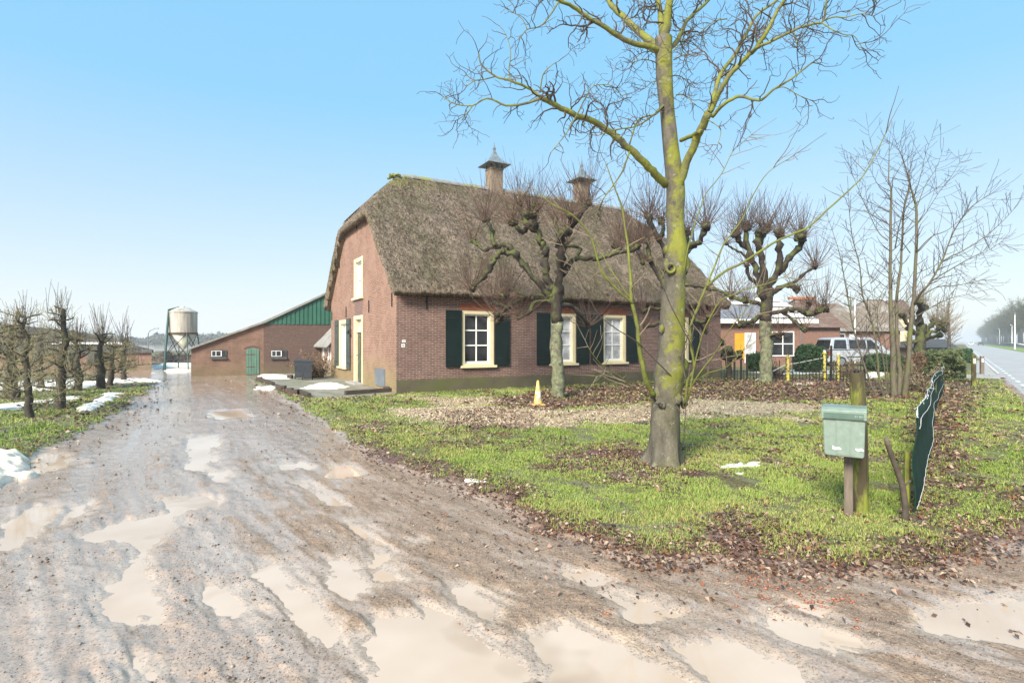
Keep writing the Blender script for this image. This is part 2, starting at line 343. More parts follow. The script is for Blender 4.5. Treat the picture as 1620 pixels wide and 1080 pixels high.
PUD = [poly(q) for q in [
 [(135,845),(200,820),(275,808),(282,825),(240,868),(248,930),(215,985),(158,985),(160,930),(208,880),(200,852)],
 [(400,878),(440,885),(490,930),(532,985),(525,1005),(470,985),(425,935)],
 [(515,880),(540,880),(602,925),(560,938),(525,918)],
 [(560,1010),(610,970),(665,962),(740,1000),(805,1060),(800,1140),(540,1140),(600,1065)],
 [(1110,1033),(1165,1030),(1265,1072),(1280,1130),(1130,1110)],
 [(850,995),(905,990),(1000,1040),(1115,1085),(1000,1130),(880,1060)],
 [(712,930),(745,925),(792,955),(770,973),(722,952)],
 [(325,932),(370,925),(422,965),(360,978)],
 [(935,933),(970,933),(1055,970),(1000,970)],
 [(1235,985),(1310,985),(1375,1008),(1372,1021),(1310,1012),(1250,1002)],
 [(1490,965),(1560,938),(1700,915),(1800,1040),(1560,1012),(1500,1004),(1430,988)],
 [(545,824),(575,830),(600,850),(622,900),(640,916),(588,916),(580,880),(560,850)],
 [(258,790),(330,780),(345,795),(270,812)],[(425,735),(482,728),(492,738),(440,745)],[(328,745),(358,744),(360,760),(330,762)],
 [(335,650),(385,647),(398,660),(340,662)],[(520,733),(556,733),(562,750),(530,753)],[(300,690),(330,688),(325,745),(300,740)],
 [(110,800),(150,790),(135,825),(90,830)],[(175,1040),(228,1030),(240,1120),(165,1120)],
 [(0,830),(60,800),(110,795),(60,830),(0,870)],[(470,760),(520,770),(560,800),(520,798)],[(40,690),(0,760),(90,742),(120,728)][::-1],
 [(1280,960),(1300,955),(1320,968),(1300,975)],[(640,850),(668,850),(672,858),(650,862)],[(600,1060),(560,1010),(640,1030)],[(900,905),(930,900),(960,915),(930,925)]]]
pt_ = [g(*p) for p in ((404,600.5),(432,614),(470,629),(500,634),(545,632),(626,625.5),(600,607),(560,600),(524,597),(500,591.5),(440,591.5))]
PTP = np.array(pt_)
def track_coords(x, y):
    # across / along the wheel tracks, which bend toward the road near the camera
    t = np.clip(9-y, 0, 9); xx = x-0.035*t*t
    return xx*U[0]+y*U[1], xx*V_[0]+y*V_[1]
def masks(x, y):
    n1 = fbm(x*1.3, y*1.3, 4, 1); n2 = fbm(x*5, y*5, 3, 2); n3 = fbm(x*.45, y*.45, 3, 5)
    wob = (n1-.5)*.55+(n2-.5)*.3
    dl = sdist(LAWN, x, y); dL = sdist(LEFT, x, y); dg = np.minimum(dl, dL)
    G = sstep(.12, -.22, dg+wob*.9)
    off = x*RN[0]+y*RN[1]; s = x*RD[0]+y*RD[1]
    R = sstep(1.45, 1.6, off)*sstep(1.5, 3.5, s)
    lf = np.zeros(x.shape)
    for q in LEAF: lf = np.maximum(lf, sstep(.35, -.35, sdist(q, x, y)+wob*1.6))
    band = sstep(-.75, -.15, dg+wob*1.5)*sstep(.32, .05, dg+wob*1.0)*np.where(x < -3.2, .45, 1)*np.where((dl < dL), sstep(10.5, 7.5, y), .8)
    lf = np.maximum(lf, band*.78)
    lf = np.maximum(lf, .6*sstep(.54, .66, n1)*(1-sstep(3, 12, y)*.4))
    st = np.zeros(x.shape)
    for q in STRAW: st = np.maximum(st, sstep(.5, -.4, sdist(q, x, y)+wob*2))
    st = np.maximum(st, .8*sstep(.5, .62, n3)*sstep(9, 11, y)*sstep(17, 15, y)*sstep(-6, -2, x)*(x < 6))
    bx, al = track_coords(x, y)
    pd = np.full(x.shape, 9.)
    for q in PUD:
        c = q.mean(0); r = np.abs(q-c).max()+1.2
        near = (np.abs(x-c[0]) < r) & (np.abs(y-c[1]) < r)
        if near.any():
            dd = sdist(q, x[near], y[near]); pd[near] = np.minimum(pd[near], dd)
    aniso = fbm(bx*3.0, al*.55, 4, 8); an2 = fbm(bx*8.0, al*1.5, 3, 11)
    P = sstep(.16, -.14, pd+(n1-.5)*.35+(an2-.5)*.22)
    an3 = fbm(bx*7.0, al*.45, 3, 19)
    h = (aniso-.5)*.020+(an2-.5)*.010+(an3-.5)*.016+(n2-.5)*.006+.002
    h = h+(fbm(x*14, y*14, 3, 4)-.5)*.016
    h = h+.010*sstep(.45, .62, fbm(x*6, y*6, 2, 31))*sstep(.5, .3, np.abs(pd))
    h = np.maximum(h, -.0115)+.012*sstep(14, 19, np.hypot(x, y))
    h = h*(1-.6*P)-.032*P+(fbm(x*28, y*28, 2, 44)-.5)*.010*sstep(14, 8, y)
    hg = .055+(n1-.5)*.07+(n2-.5)*.03
    hh = h*(1-G)+hg*G
    hh = hh*(1-R)-.02*R
    pd_ = sdist(PTP, x, y); hh = np.where(pd_ < 0, np.minimum(hh, .01), hh)
    far = sstep(26, 60, np.hypot(x, y)); hh = hh*(1-far)+(.0)*far-.02*R*far
    return dict(G=G, leaf=lf*np.clip(G+band, 0, 1), straw=st*G, P=P, h=hh, an=aniso, an2=an2, n1=n1, n3=n3, dg=dg, R=R, band=band, off=off, s=s)

rr = [0.4]
while rr[-1] < 70: rr.append(rr[-1]*(1.0075 if 1.8 < rr[-1] < 45 else 1.03))
while rr[-1] < 5000: rr.append(rr[-1]*1.12)
rr = np.array(rr)
th = np.concatenate([np.linspace(-180, -62, 30)[:-1], np.linspace(-62, 62, 760), np.linspace(62, 180, 30)[1:-1]])
TH, RR = np.meshgrid(np.radians(th), rr); gx = (RR*np.sin(TH)).ravel(); gy = (RR*np.cos(TH)).ravel()
mk = masks(gx, gy); nr, ntn = RR.shape
idx = np.arange(nr*ntn).reshape(nr, ntn); nx_ = np.roll(idx, -1, axis=1)
FC = np.stack([idx[:-1].ravel(), idx[1:].ravel(), nx_[1:].ravel(), nx_[:-1].ravel()], 1)[:, ::-1]
V = np.stack([gx, gy, mk['h']], 1)
V = np.concatenate([V, [[0, 0, 0]]]); tri = None
A1 = np.stack([mk['G'], mk['leaf'], mk['straw']], 1); A2 = np.stack([mk['P'], sstep(.5, .3, mk['an'])*.6+.4*sstep(.55, .4, mk['an2']), sstep(.9, -1.6, gx+.3*gy)], 1)
_b, _a = track_coords(gx, gy); A3 = np.concatenate([np.stack([_b, _a, _a*0], 1), [[0, 0, 0]]])
A1 = np.concatenate([A1, [[0, 0, 0]]]); A2 = np.concatenate([A2, [[0, 0, 0]]])

m, nt, p = newmat('ground'); M['ground'] = m
a1 = nd(nt, 'ShaderNodeAttribute', attribute_name='cover'); a2 = nd(nt, 'ShaderNodeAttribute', attribute_name='wet')
s1 = nd(nt, 'ShaderNodeSeparateColor', {0: a1.outputs['Color']}); s2 = nd(nt, 'ShaderNodeSeparateColor', {0: a2.outputs['Color']})
v = coords(nt)
nA = noise(nt, v, 1.1, 6, .65); nB = noise(nt, v, 9, 6, .7); nC = noise(nt, v, 45, 4, .7); nD = noise(nt, v, 140, 2, .6)
nW = noise(nt, v, 2.6, 7, .68)
a3 = nd(nt, 'ShaderNodeAttribute', attribute_name='track')
tv = nd(nt, 'ShaderNodeMapping', {0: a3.outputs['Color'], 3: (5, .30, 1)}).outputs[0]
nT = noise(nt, tv, 1, 6, .6)
tv2 = nd(nt, 'ShaderNodeMapping', {0: a3.outputs['Color'], 3: (15, 1.4, 1)}).outputs[0]
nT2 = noise(nt, tv2, 1, 5, .65)
mud = mixc(nt, ramp(nt, nB, .35, .65), (.25, .16, .10), (.39, .27, .185))
mud = mixc(nt, ramp(nt, nA, .42, .64), mud, (.34, .23, .155))
mud = mixc(nt, ramp(nt, nT, .50, .64, 0, .6), mud, (.27, .185, .125))
mud = mixc(nt, ramp(nt, nT2, .56, .68, 0, .3), mud, (.22, .155, .11))
mud = mixc(nt, ramp(nt, nC, .56, .66, 0, .7), mud, (.15, .11, .085))
mud = mixc(nt, ramp(nt, nD, .62, .70, 0, .7), mud, (.50, .43, .36))
nE = noise(nt, v, 60, 5, .85); mud = mixc(nt, ramp(nt, nE, .46, .36, 0, .7), mud, (.14, .10, .075))
silt = mixc(nt, ramp(nt, nB, .4, .6), (.52, .395, .29), (.45, .335, .24))
tv3 = nd(nt, 'ShaderNodeMapping', {0: a3.outputs['Color'], 3: (2.3, .16, 1)}).outputs[0]; nT3 = noise(nt, tv3, 1, 5, .62)
mud = mixc(nt, mth(nt, 'MULTIPLY', ramp(nt, nT3, .50, .60), ramp(nt, s2.outputs[2], .1, .9, .25, .8)), mud, (.47, .375, .30))  # pale bands along the tracks: sky sheen painted into the mud colour
mud = mixc(nt, ramp(nt, s2.outputs[0], .03, .38, 0, .95), mud, silt)
wetb = mth(nt, 'ADD', mth(nt, 'MULTIPLY', s2.outputs[2], .30), mth(nt, 'MULTIPLY', s2.outputs[0], .5))
wetf = ramp(nt, mth(nt, 'ADD', wetb, mth(nt, 'ADD', mth(nt, 'MULTIPLY', s2.outputs[1], .55), mth(nt, 'ADD', mth(nt, 'MULTIPLY', nW, .6), mth(nt, 'ADD', mth(nt, 'MULTIPLY', nT, .2), mth(nt, 'MULTIPLY', nT3, .45))))), .76, .92)
mud = mixc(nt, mth(nt, 'MULTIPLY', wetf, .38), mud, (.46, .35, .27))  # wet mud lightened: its sheen is partly put into the base colour
mud = mixc(nt, mth(nt, 'MULTIPLY', mth(nt, 'MULTIPLY', ramp(nt, s2.outputs[0], .03, .35), ramp(nt, s2.outputs[0], .8, .45)), ramp(nt, nW, .48, .66, 0, .35)), mud, (.26, .18, .125))
mud = mixc(nt, ramp(nt, nE, .46, .40, 0, .85), mud, (.105, .075, .055))
mud = mixc(nt, ramp(nt, nE, .56, .64, 0, .6), mud, (.56, .46, .37))
soil = mixc(nt, ramp(nt, nB, .3, .7), (.075, .055, .035), (.13, .10, .06))
grass = mixc(nt, ramp(nt, nB, .35, .65), (.14, .155, .045), (.24, .25, .075))
grass = mixc(nt, ramp(nt, nA, .5, .68), grass, (.26, .25, .07))
gsoil = mixc(nt, ramp(nt, mth(nt, 'ADD', nC, mth(nt, 'MULTIPLY', nA, .4)), .60, .76), grass, soil)
leafc = mixc(nt, ramp(nt, nC, .35, .65), (.085, .045, .034), (.19, .11, .085))
leafc = mixc(nt, ramp(nt, nB, .5, .7), leafc, (.24, .15, .11))
strw = mixc(nt, ramp(nt, nC, .35, .6), (.28, .20, .115), (.66, .50, .33))
cv = mixc(nt, ramp(nt, mth(nt, 'ADD', s1.outputs[2], mth(nt, 'MULTIPLY', nB, .8)), .75, 1.05), gsoil, strw)
cv = mixc(nt, ramp(nt, mth(nt, 'ADD', s1.outputs[1], mth(nt, 'MULTIPLY', nB, .8)), .75, 1.0), cv, leafc)
fin = mixc(nt, ramp(nt, mth(nt, 'ADD', s1.outputs[0], mth(nt, 'MULTIPLY', nB, .5)), .55, .85), mud, cv)
nt.links.new(fin, p.inputs['Base Color'])
ro = mixc(nt, wetf, (.65, .65, .65), (.08, .08, .08))
ro = mixc(nt, s1.outputs[0], ro, (.95, .95, .95))
nt.links.new(ro, p.inputs['Roughness']); 
nt.links.new(mth(nt, 'ADD', .2, mth(nt, 'MULTIPLY', wetf, .55)), p.inputs['Specular IOR Level'])
hb = mth(nt, 'ADD', mth(nt, 'MULTIPLY', nB, .6), mth(nt, 'ADD', mth(nt, 'MULTIPLY', nT2, .35), mth(nt, 'ADD', mth(nt, 'MULTIPLY', nC, .35), mth(nt, 'MULTIPLY', nD, .12))))
bs = mth(nt, 'SUBTRACT', 1.0, mth(nt, 'MULTIPLY', wetf, .78))
b_ = nd(nt, 'ShaderNodeBump', {'Height': hb, 'Strength': bs, 'Distance': .03}); nt.links.new(b_.outputs[0], p.inputs['Normal'])
ground = np_mesh('ground', V, FC, m, attrs={'cover': A1, 'wet': A2, 'track': A3}, smooth=True); ground['kind'] = 'structure'
# close the small hole under the camera
hb_ = MB(); hb_.add([(0.41*math.sin(a), 0.41*math.cos(a), -.012) for a in np.linspace(0, 2*math.pi, 25)[:-1]], [tuple(range(24))[::-1]]); o = hb_.build('drive_ground', m); o['kind'] = 'structure'

# muddy water standing in the low places
m, nt, p = newmat('muddy_water'); v = coords(nt)
wc = mixc(nt, ramp(nt, noise(nt, v, .9, 3), .4, .6), (.52, .385, .28), (.59, .455, .345)); nt.links.new(mixc(nt, ramp(nt, noise(nt, v, .55, 4, .6), .54, .62, 0, .8), wc, (.36, .25, .16)), p.inputs['Base Color'])
p.inputs['Roughness'].default_value = .03; p.inputs['IOR'].default_value = 1.33; p.inputs['Specular IOR Level'].default_value = .5
nt.links.new(bump(nt, noise(nt, v, 5, 2), .04, .01), p.inputs['Normal'])
w_ = MB(); w_.add([(-14, 30, -.016), (-22, 30, -.016), (-22, 12, -.016), (-12, 3, -.016), (-8, .6, -.016), (5, .6, -.016), (4.2, 4.6, -.016), (1, 5, -.016), (-2, 9, -.016), (-6, 17, -.016)], [tuple(range(10))[::-1]])
o = w_.build('water', m); o['kind'] = 'structure'
def gz(x, y):                # height of the ground at a point
    return float(masks(np.array([float(x)]), np.array([float(y)]))['h'][0])

# road with its edge markings, and verges beyond
rdm = MB(); S_ = [2.2, 20, 60, 200, 500, 900]
def strip(name, offs, z, s0, s1, mat, n=12, parent=None):
    b = MB(); ss = [s0*(s1/s0)**(i/n) for i in range(n+1)]
    vs = []
    for s in ss:
        for o_ in offs: q = road(s, o_); vs.append((q[0], q[1], z))
    k = len(offs); fs = [(i*k+j, i*k+j+1, (i+1)*k+j+1, (i+1)*k+j) for i in range(n) for j in range(k-1)]
    b.add(vs, fs); return b.build(name, mat, parent)
o = strip('road', [1.36, 7.2], .006, 2.5, 1200, M['asphalt']); o['kind'] = 'structure'
dsh = MB()
for k in range(60):
    s0 = 12+k*2.6
    for a, b_, c in ((s0, s0+1.3, 1.72),):
        q = [road(a, c), road(b_, c), road(b_, c+.13), road(a, c+.13)]; dsh.add([(x, y, .011) for x, y in q], [(3, 2, 1, 0)])
for a, b_ in ((2.6, 19.5), (38, 300)):
    q = [road(a, 1.40), road(b_, 1.40), road(b_, 1.50), road(a, 1.50)]; dsh.add([(x, y, .011) for x, y in q], [(3, 2, 1, 0)])
for k in range(40):
    s0 = 12+k*9
    q = [road(s0, 6.75), road(s0+3, 6.75), road(s0+3, 6.87), road(s0, 6.87)]; dsh.add([(x, y, .011) for x, y in q], [(3, 2, 1, 0)])
o = dsh.build('road_markings', M['mark']); o['kind'] = 'structure'
M['verge'] = mvar('verge_grass', (.13, .20, .035), (.22, .28, .06), 3, .95, .6, .05)
M['dark_bank'] = mvar('dark_bank_soil', (.055, .045, .04), (.10, .085, .07), 1.2, .95, .6, .05)
o = strip('verge', [7.2, 8.1, 10.5, 12], .03, 12, 900, M['verge']); o['kind'] = 'structure'
o = strip('sidewalk', [.55, 1.28], .075, 31, 60, M['concrete'], 4); o['kind'] = 'structure'
pth = MB(); q = [g(x, y) for x, y in ((1438,602),(1590,599),(1590,594.5),(1438,597))]; pth.prism([(x, y, .06) for x, y in q], (0, 0, .03)); o = pth.build('path', M['concrete']); o['kind'] = 'structure'
# field bank beyond the road
bk = MB(); n = 40; vs = []
rb = random.Random(4)
for i in range(n+1):
    s = 42*(700/42)**(i/n); hv = .75+.35*math.sin(i*.55)+rb.uniform(-.05, .05)
    for o_, z in ((11.5, 0), (12.6, hv*.55), (13.6, hv), (15.5, hv*1.05), (22, .5), (60, .3)): q = road(s, o_); vs.append((q[0], q[1], z))
bk.add(vs, [(i*6+j, i*6+j+1, (i+1)*6+j+1, (i+1)*6+j) for i in range(n) for j in range(5)]); o = bk.build('bank_terrain', M['dark_bank'], smooth=True); o['kind'] = 'structure'
# ------------------------------------------------------------ farmhouse
L, W = 14.55, 9.47; C0 = g(627, 625)
house = thing('farmhouse', (C0[0], C0[1], 0), 'brown brick farmhouse under a large thatched half-hipped roof with black shutters', 'farmhouse', rz=ANG)
def tF(px, w0=0.0):          # photo column -> metres along the front wall
    k = (px-810)/F; return (-C0[0]+C0[1]*k)/(U[0]-U[1]*k)
def sG(px):
    k = (px-810)/F; return (C0[0]-C0[1]*k)/(-V_[0]+V_[1]*k)
def zF(py, t): return H+(540-py)/F*(C0[1]+U[1]*t)
def zG(py, s): return H+(540-py)/F*(C0[1]+V_[1]*s)
EAVE, RZ, HIPZ = 3.38, 8.28, 6.3
def roofz(t, s):
    f = EAVE+(s+.35)*(RZ-EAVE)/(W/2+.35); b = EAVE+(W+.35-s)*(RZ-EAVE)/(W/2+.35)
    h1 = HIPZ+(t+.3)*(RZ-HIPZ)/1.85; h2 = HIPZ+(L+.3-t)*(RZ-HIPZ)/1.85
    k = .14; a = np.array([f, b, h1, h2])
    return -k*np.log(np.exp(-a/k).sum(0))
# front: y = 0 faces -y ; gable: x = 0 faces -x
def FP(a, z, d): return (a, -d, z)
def GP(a, z, d): return (-d, a, z)
def wall(PT, cols, z0, top, holes, depth=.22, flip=False):
    b = MB(); xs = sorted(set(cols+[h[0] for h in holes]+[h[1] for h in holes]))
    zs = sorted(set([z0]+[h[2] for h in holes]+[h[3] for h in holes]))
    def q(p): b.add(p[::-1] if flip else p, [(0, 1, 2, 3)])
    for i in range(len(xs)-1):
        a0, a1 = xs[i], xs[i+1]
        for j in range(len(zs)):
            lo = zs[j]; last = j == len(zs)-1
            h0, h1 = (top(a0), top(a1)) if last else (zs[j+1], zs[j+1])
            mx, mz = (a0+a1)/2, (lo+(h0+h1)/2)/2 if last else (lo+zs[j+1])/2
            if any(h[0] < mx < h[1] and h[2] < mz < h[3] for h in holes): continue
            h0, h1 = min(h0, top(a0)), min(h1, top(a1))
            if h0 <= lo and h1 <= lo: continue
            h0, h1 = max(h0, lo), max(h1, lo)
            q([PT(a0, lo, 0), PT(a1, lo, 0), PT(a1, h1, 0), PT(a0, h0, 0)])
    for a0, a1, c0, c1 in holes:
        q([PT(a0, c0, 0), PT(a0, c0, -depth), PT(a0, c1, -depth), PT(a0, c1, 0)][::-1]); q([PT(a1, c0, 0), PT(a1, c0, -depth), PT(a1, c1, -depth), PT(a1, c1, 0)])
        q([PT(a0, c1, 0), PT(a1, c1, 0), PT(a1, c1, -depth), PT(a0, c1, -depth)][::-1]); q([PT(a0, c0, 0), PT(a1, c0, 0), PT(a1, c0, -depth), PT(a0, c0, -depth)])
    return b
def pbox(b, PT, a0, a1, z0, z1, d0, d1):
    vs = [PT(a, z, d) for d in (d0, d1) for z in (z0, z1) for a in (a0, a1)]
    b.add(vs, [(0,1,3,2),(4,6,7,5),(0,4,5,1),(2,3,7,6),(0,2,6,4),(1,5,7,3)])
WZ0, WZ1 = .86, 2.66
wins = [(tF(730.5), tF(781)), (tF(871), tF(910)), (tF(955), tF(988.5)), (tF(1056), tF(1091))]
WW = 1.12
wins = [wins[0]]+[((a+b)/2-WW/2, (a+b)/2+WW/2) for a, b in wins[1:]]
fh = [(a, b, WZ0, WZ1) for a, b in wins]
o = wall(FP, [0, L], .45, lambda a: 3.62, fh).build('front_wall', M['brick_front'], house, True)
PLs = 0.0
gw = (sG(574), sG(560.3), zG(470.5, sG(567)), zG(404.8, sG(573)))
gd = (sG(574), sG(560.3), .06, zG(498, sG(573)))
gl = (sG(549.5), sG(536.5), zG(580, sG(543)), zG(506, sG(543)))
cols = [0]+[W*i/24 for i in range(1, 24)]+[W]
gtop = lambda s: float(roofz(np.array(0.02), np.array(s)))-.16
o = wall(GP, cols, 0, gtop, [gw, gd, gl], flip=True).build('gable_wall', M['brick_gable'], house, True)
b = MB(); b.box(.02, L-.001, .02, W, .05, 3.3)    # inner core behind the openings is dark rooms
o = wall(lambda a, z, d: (a, W+d, z), [0, L], 0, lambda a: 3.6, [], flip=True).build('rear_wall', M['brick_front'], house, True)
o = wall(lambda a, z, d: (L+d, a, z), cols, 0, gtop, []).build('end_wall', M['brick_gable'], house, True)
pl = MB(); pl.box(.0, L, -.035, .001, -.05, .45); pl.build('plinth', M['plinth'], house, True)
# dark room backs so that the panes do not look into the open attic
rm = MB(); rm.box(.4, L-.4, .9, W-.9, .0, 3.2); rm.build('inner_wall', M['dark_trim'], house, True)

def window(PT, a0, a1, z0, z1, mull, cream=True, sill=True, curtain=False, fw=.13, label=None, rec=.10, top=.6):
    fr = MB(); fw2 = fw
    pbox(fr, PT, a0+.002, a0+fw2*.75, z0, z1, -.20, .012); pbox(fr, PT, a1-fw2*1.0, a1-.002, z0, z1, -.20, .012)
    pbox(fr, PT, a0+fw2*.75, a1-fw2, z1-fw*.8, z1-.002, -.20, .012); pbox(fr, PT, a0+fw2*.75, a1-fw2, z0+.002, z0+.06, -.20, .004)
    f = fr.build('window', M['cream'], house, True)
    i0, i1, j0, j1 = a0+fw2*.75, a1-fw2, z0+.06, z1-fw*.8
    sa = MB(); t = .055
    pbox(sa, PT, i0, i0+t, j0, j1, -rec-.04, -rec+.02); pbox(sa, PT, i1-t, i1, j0, j1, -rec-.04, -rec+.02)
    pbox(sa, PT, i0+t, i1-t, j0, j0+t*1.3, -rec-.04, -rec+.02); pbox(sa, PT, i0+t, i1-t, j1-t, j1, -rec-.04, -rec+.02)
    ga0, ga1, gz0, gz1 = i0+t, i1-t, j0+t*1.3, j1-t
    for r in mull[1]:
        z = gz0+(gz1-gz0)*r; pbox(sa, PT, ga0, ga1, z-.022, z+.022, -rec-.03, -rec+.012)
    for r in mull[0]:
        x = ga0+(ga1-ga0)*r; pbox(sa, PT, x-.02, x+.02, gz0, gz1, -rec-.028, -rec+.009)
    sa.build('sash', M['white'], f, True)
    gb = MB(); pbox(gb, PT, ga0-.01, ga1+.01, gz0-.01, gz1+.01, -rec-.025, -rec-.015); gb.build('pane', M['glass_curtain' if curtain else 'glass'], f, True)
    if sill:
        sb = MB(); pbox(sb, PT, a0-.06, a1+.08, z0-.075, z0-.001, -.1, .10); sb.build('sill', M['cream'], f, True)
    return f
def shutter(PT, a0, a1, z0, z1, hinge, ang=0.0, mat='shutter'):
    b = MB(); d0 = .03
    def Q(a, z, d):
        if ang == 0: return PT(a, z, d)
        r = a-hinge; return PT(hinge+r*math.cos(ang)-0, z, d+abs(r)*math.sin(ang))
    pbox(b, Q, a0, a1, z0, z1, d0, d0+.028)
    for x0, x1, y0, y1 in ((a0, a0+.05, z0, z1), (a1-.05, a1, z0, z1), (a0+.05, a1-.05, z0, z0+.07), (a0+.05, a1-.05, z1-.07, z1), (a0+.05, a1-.05, (z0+z1)/2-.03, (z0+z1)/2+.03)):
        pbox(b, Q, x0, x1, y0, y1, d0+.0285, d0+.036)
    s_ = b.build('shutter', M[mat], house, True)
    hb = MB(); 
    for z in (z0+.25, z1-.25): pbox(hb, Q, min(a0, a1)+.0, min(a0, a1)+.3, z-.015, z+.015, d0+.0365, d0+.044)
    hb.build('hinge', M['iron'], s_, True)
    return s_
for i, (a, c) in enumerate(wins):
    window(FP, a, c, WZ0, WZ1, ([.5], [.35, .68]), curtain=i in (1, 2))
    sw = .56
    shutter(FP, a-sw-.02, a-.02, WZ0-.03, WZ1+.0, a); shutter(FP, c+.02, c+sw+.02, WZ0-.03, WZ1+.0, c)
    lb = MB(); n = 7
    pts = [FP(a-.05+(c-a+.1)*k/n, WZ1+.02, .004) for k in range(n+1)]+[FP(c+.05+.04-(c-a+.18)*k/n, WZ1+.20+.06*math.sin(math.pi*k/n), .004) for k in range(n+1)]
    lb.prism(pts, (0, .05, 0)); lb.build('lintel', M['lintel'], house, True)
f = window(GP, gw[0], gw[1], gw[2], gw[3], ([], [.48]), fw=.17, sill=True, curtain=True)
f = window(GP, gl[0], gl[1], gl[2], gl[3], ([.5], [.36, .68]), fw=.2, curtain=True)
shutter(GP, gl[0]-.60, gl[0]-.04, gl[2]-.06, gl[3]+.02, gl[0], mat='shutter_side')
shutter(GP, gl[1]+.04, gl[1]+.60, gl[2]-.06, gl[3]+.02, gl[1], mat='shutter_side')
# gable door with transom light
a0, a1, z0, z1 = gd; zt = zG(523, a0)
fr = MB(); pbox(fr, GP, a0+.002, a0+.12, z0, z1, -.2, .02); pbox(fr, GP, a1-.2, a1-.002, z0, z1, -.2, .02); pbox(fr, GP, a0+.12, a1-.2, z1-.14, z1-.002, -.2, .02); pbox(fr, GP, a0+.12, a1-.2, zt-.05, zt+.05, -.2, -.03)
fo = fr.build('door_frame', M['cream'], house, True)
gb = MB(); pbox(gb, GP, a0+.12, a1-.2, zt+.05, z1-.14, -.13, -.12); gb.build('transom_pane', M['glass_curtain'], fo, True)
db = MB(); pbox(db, GP, a0+.12, a1-.2, z0+.03, zt-.05, -.14, -.10)
am = (a0+.12+a1-.2)/2
pbox(db, GP, a0+.15, a0+.24, z0+.1, zt-.08, -.0995, -.085); pbox(db, GP, a1-.32, a1-.23, z0+.1, zt-.08, -.0995, -.085)
for z in (z0+.05, z0+.75, z0+1.0, zt-.22): pbox(db, GP, a0+.24, a1-.32, z, z+.12, -.0995, -.083)
do = db.build('door', M['door_green'], house, True)
pb = MB(); pbox(pb, GP, a0+.26, a1-.34, z0+1.14, zt-.24, -.097, -.09); pb.build('pane', M['glass'], do, True)
hb = MB(); hb.tube([GP(a1-.27, 1.12, -.09), GP(a1-.27, 1.12, -.03), GP(a1-.38, 1.12, -.03)], .012, 6); hb.build('handle', M['iron'], do, True)
stp = MB(); pbox(stp, GP, a0-.1, a1+.1, -.02, .12, .0, .32); stp.build('doorstep', M['concrete'], house, True)
# old brick infill between the gable door and the window above
ib = MB(); pbox(ib, GP, a0+.05, a1-.1, z1+.02, gw[2]-.1, -.01, .006); ib.build('brick_infill', brick('infill_brick', (.20, .11, .09), (.16, .09, .075), (.36, .29, .25), mossz=(-9, -10)), house, True)
# grey meter hatch, outdoor lamp, anchors, number plates
ha, hb2 = sG(609.5), sG(594.5)
b = MB(); pbox(b, GP, ha, hb2, zG(612, ha), zG(584, ha), -.02, .03); pbox(b, GP, ha+.05, hb2-.05, zG(612, ha)+.05, zG(584, ha)-.05, .0305, .036); b.build('meter_hatch', M['grey_metal'], house, True)
ls = sG(556.5); zl = zG(523, ls); b = MB(); b.tube([GP(ls, zl, 0), GP(ls, zl+.03, .12), GP(ls, zl-.02, .16)], .015, 6); b.lathe([(.03, .04), (.06, .02), (.065, -.07), (.03, -.09)], 10, GP(ls, zl-.04, .16)); b.build('wall_lamp', M['iron'], house, True)
for PT, px, y0, y1, fs, fz in ([(FP, 675, 466, 489, tF, zF), (FP, 842, 467, 486, tF, zF), (FP, 1024, 470, 486, tF, zF)]+
        [(GP, x, a, c, sG, zG) for x, a, c in ((548,485,502),(584,475,494),(620.5,463,485),(537.5,411,424),(600,376,389),(548.5,356,367),(525.5,493,507),(564.5,350,362))]):
    a = fs(px); b = MB(); pbox(b, PT, a-.022, a+.022, fz(y1, a), fz(y0, a), .0, .03); pbox(b, PT, a-.05, a-.0225, (fz(y1, a)+fz(y0, a))/2-.03, (fz(y1, a)+fz(y0, a))/2+.03, .0, .025); b.build('wall_anchor', M['iron'], house, True)
for y0, y1, dx in ((537.5, 541.5, 0), (543.5, 549, -.02)):
    a = tF(638.5)+dx; b = MB(); pbox(b, FP, a-.05, a+.06, zF(y1, a), zF(y0, a), .0, .012); pp = b.build('number_plate', M['white'], house, True)
    b = MB(); pbox(b, FP, a-.02, a-.008, zF(y1, a)+.02, zF(y0, a)-.02, .0125, .015); pbox(b, FP, a+.012, a+.03, zF(y1, a)+.025, zF(y0, a)-.03, .0125, .015); b.build('digits', M['iron'], pp, True)
# eave board in the shade under the thatch
b = MB(); b.box(0, L, -.10, -.003, 3.30, 3.40); b.build('eave_board', M['wood_wet'], house, True)

# thatch: one thick closed sheet, furrowed along the fall of the straw
ts = np.linspace(-.3, L+.3, 300); ss = np.linspace(-.35, W+.35, 200); T, S = np.meshgrid(ts, ss)
Z = roofz(T, S)
Z = Z+(fbm(T*1.1, S*1.1, 4, 3)-.5)*.16+(fbm(T*5, S*3.2, 4, 6)-.5)*.13+(fbm(T*13, S*9, 2, 26)-.5)*.05
m_, n_ = T.shape
edge = np.minimum(np.minimum(T+.3, L+.3-T), np.minimum(S+.35, W+.35-S)); Z = Z-.12*sstep(.35, 0, edge)**2
Vt = np.stack([T.ravel(), S.ravel(), Z.ravel()], 1)
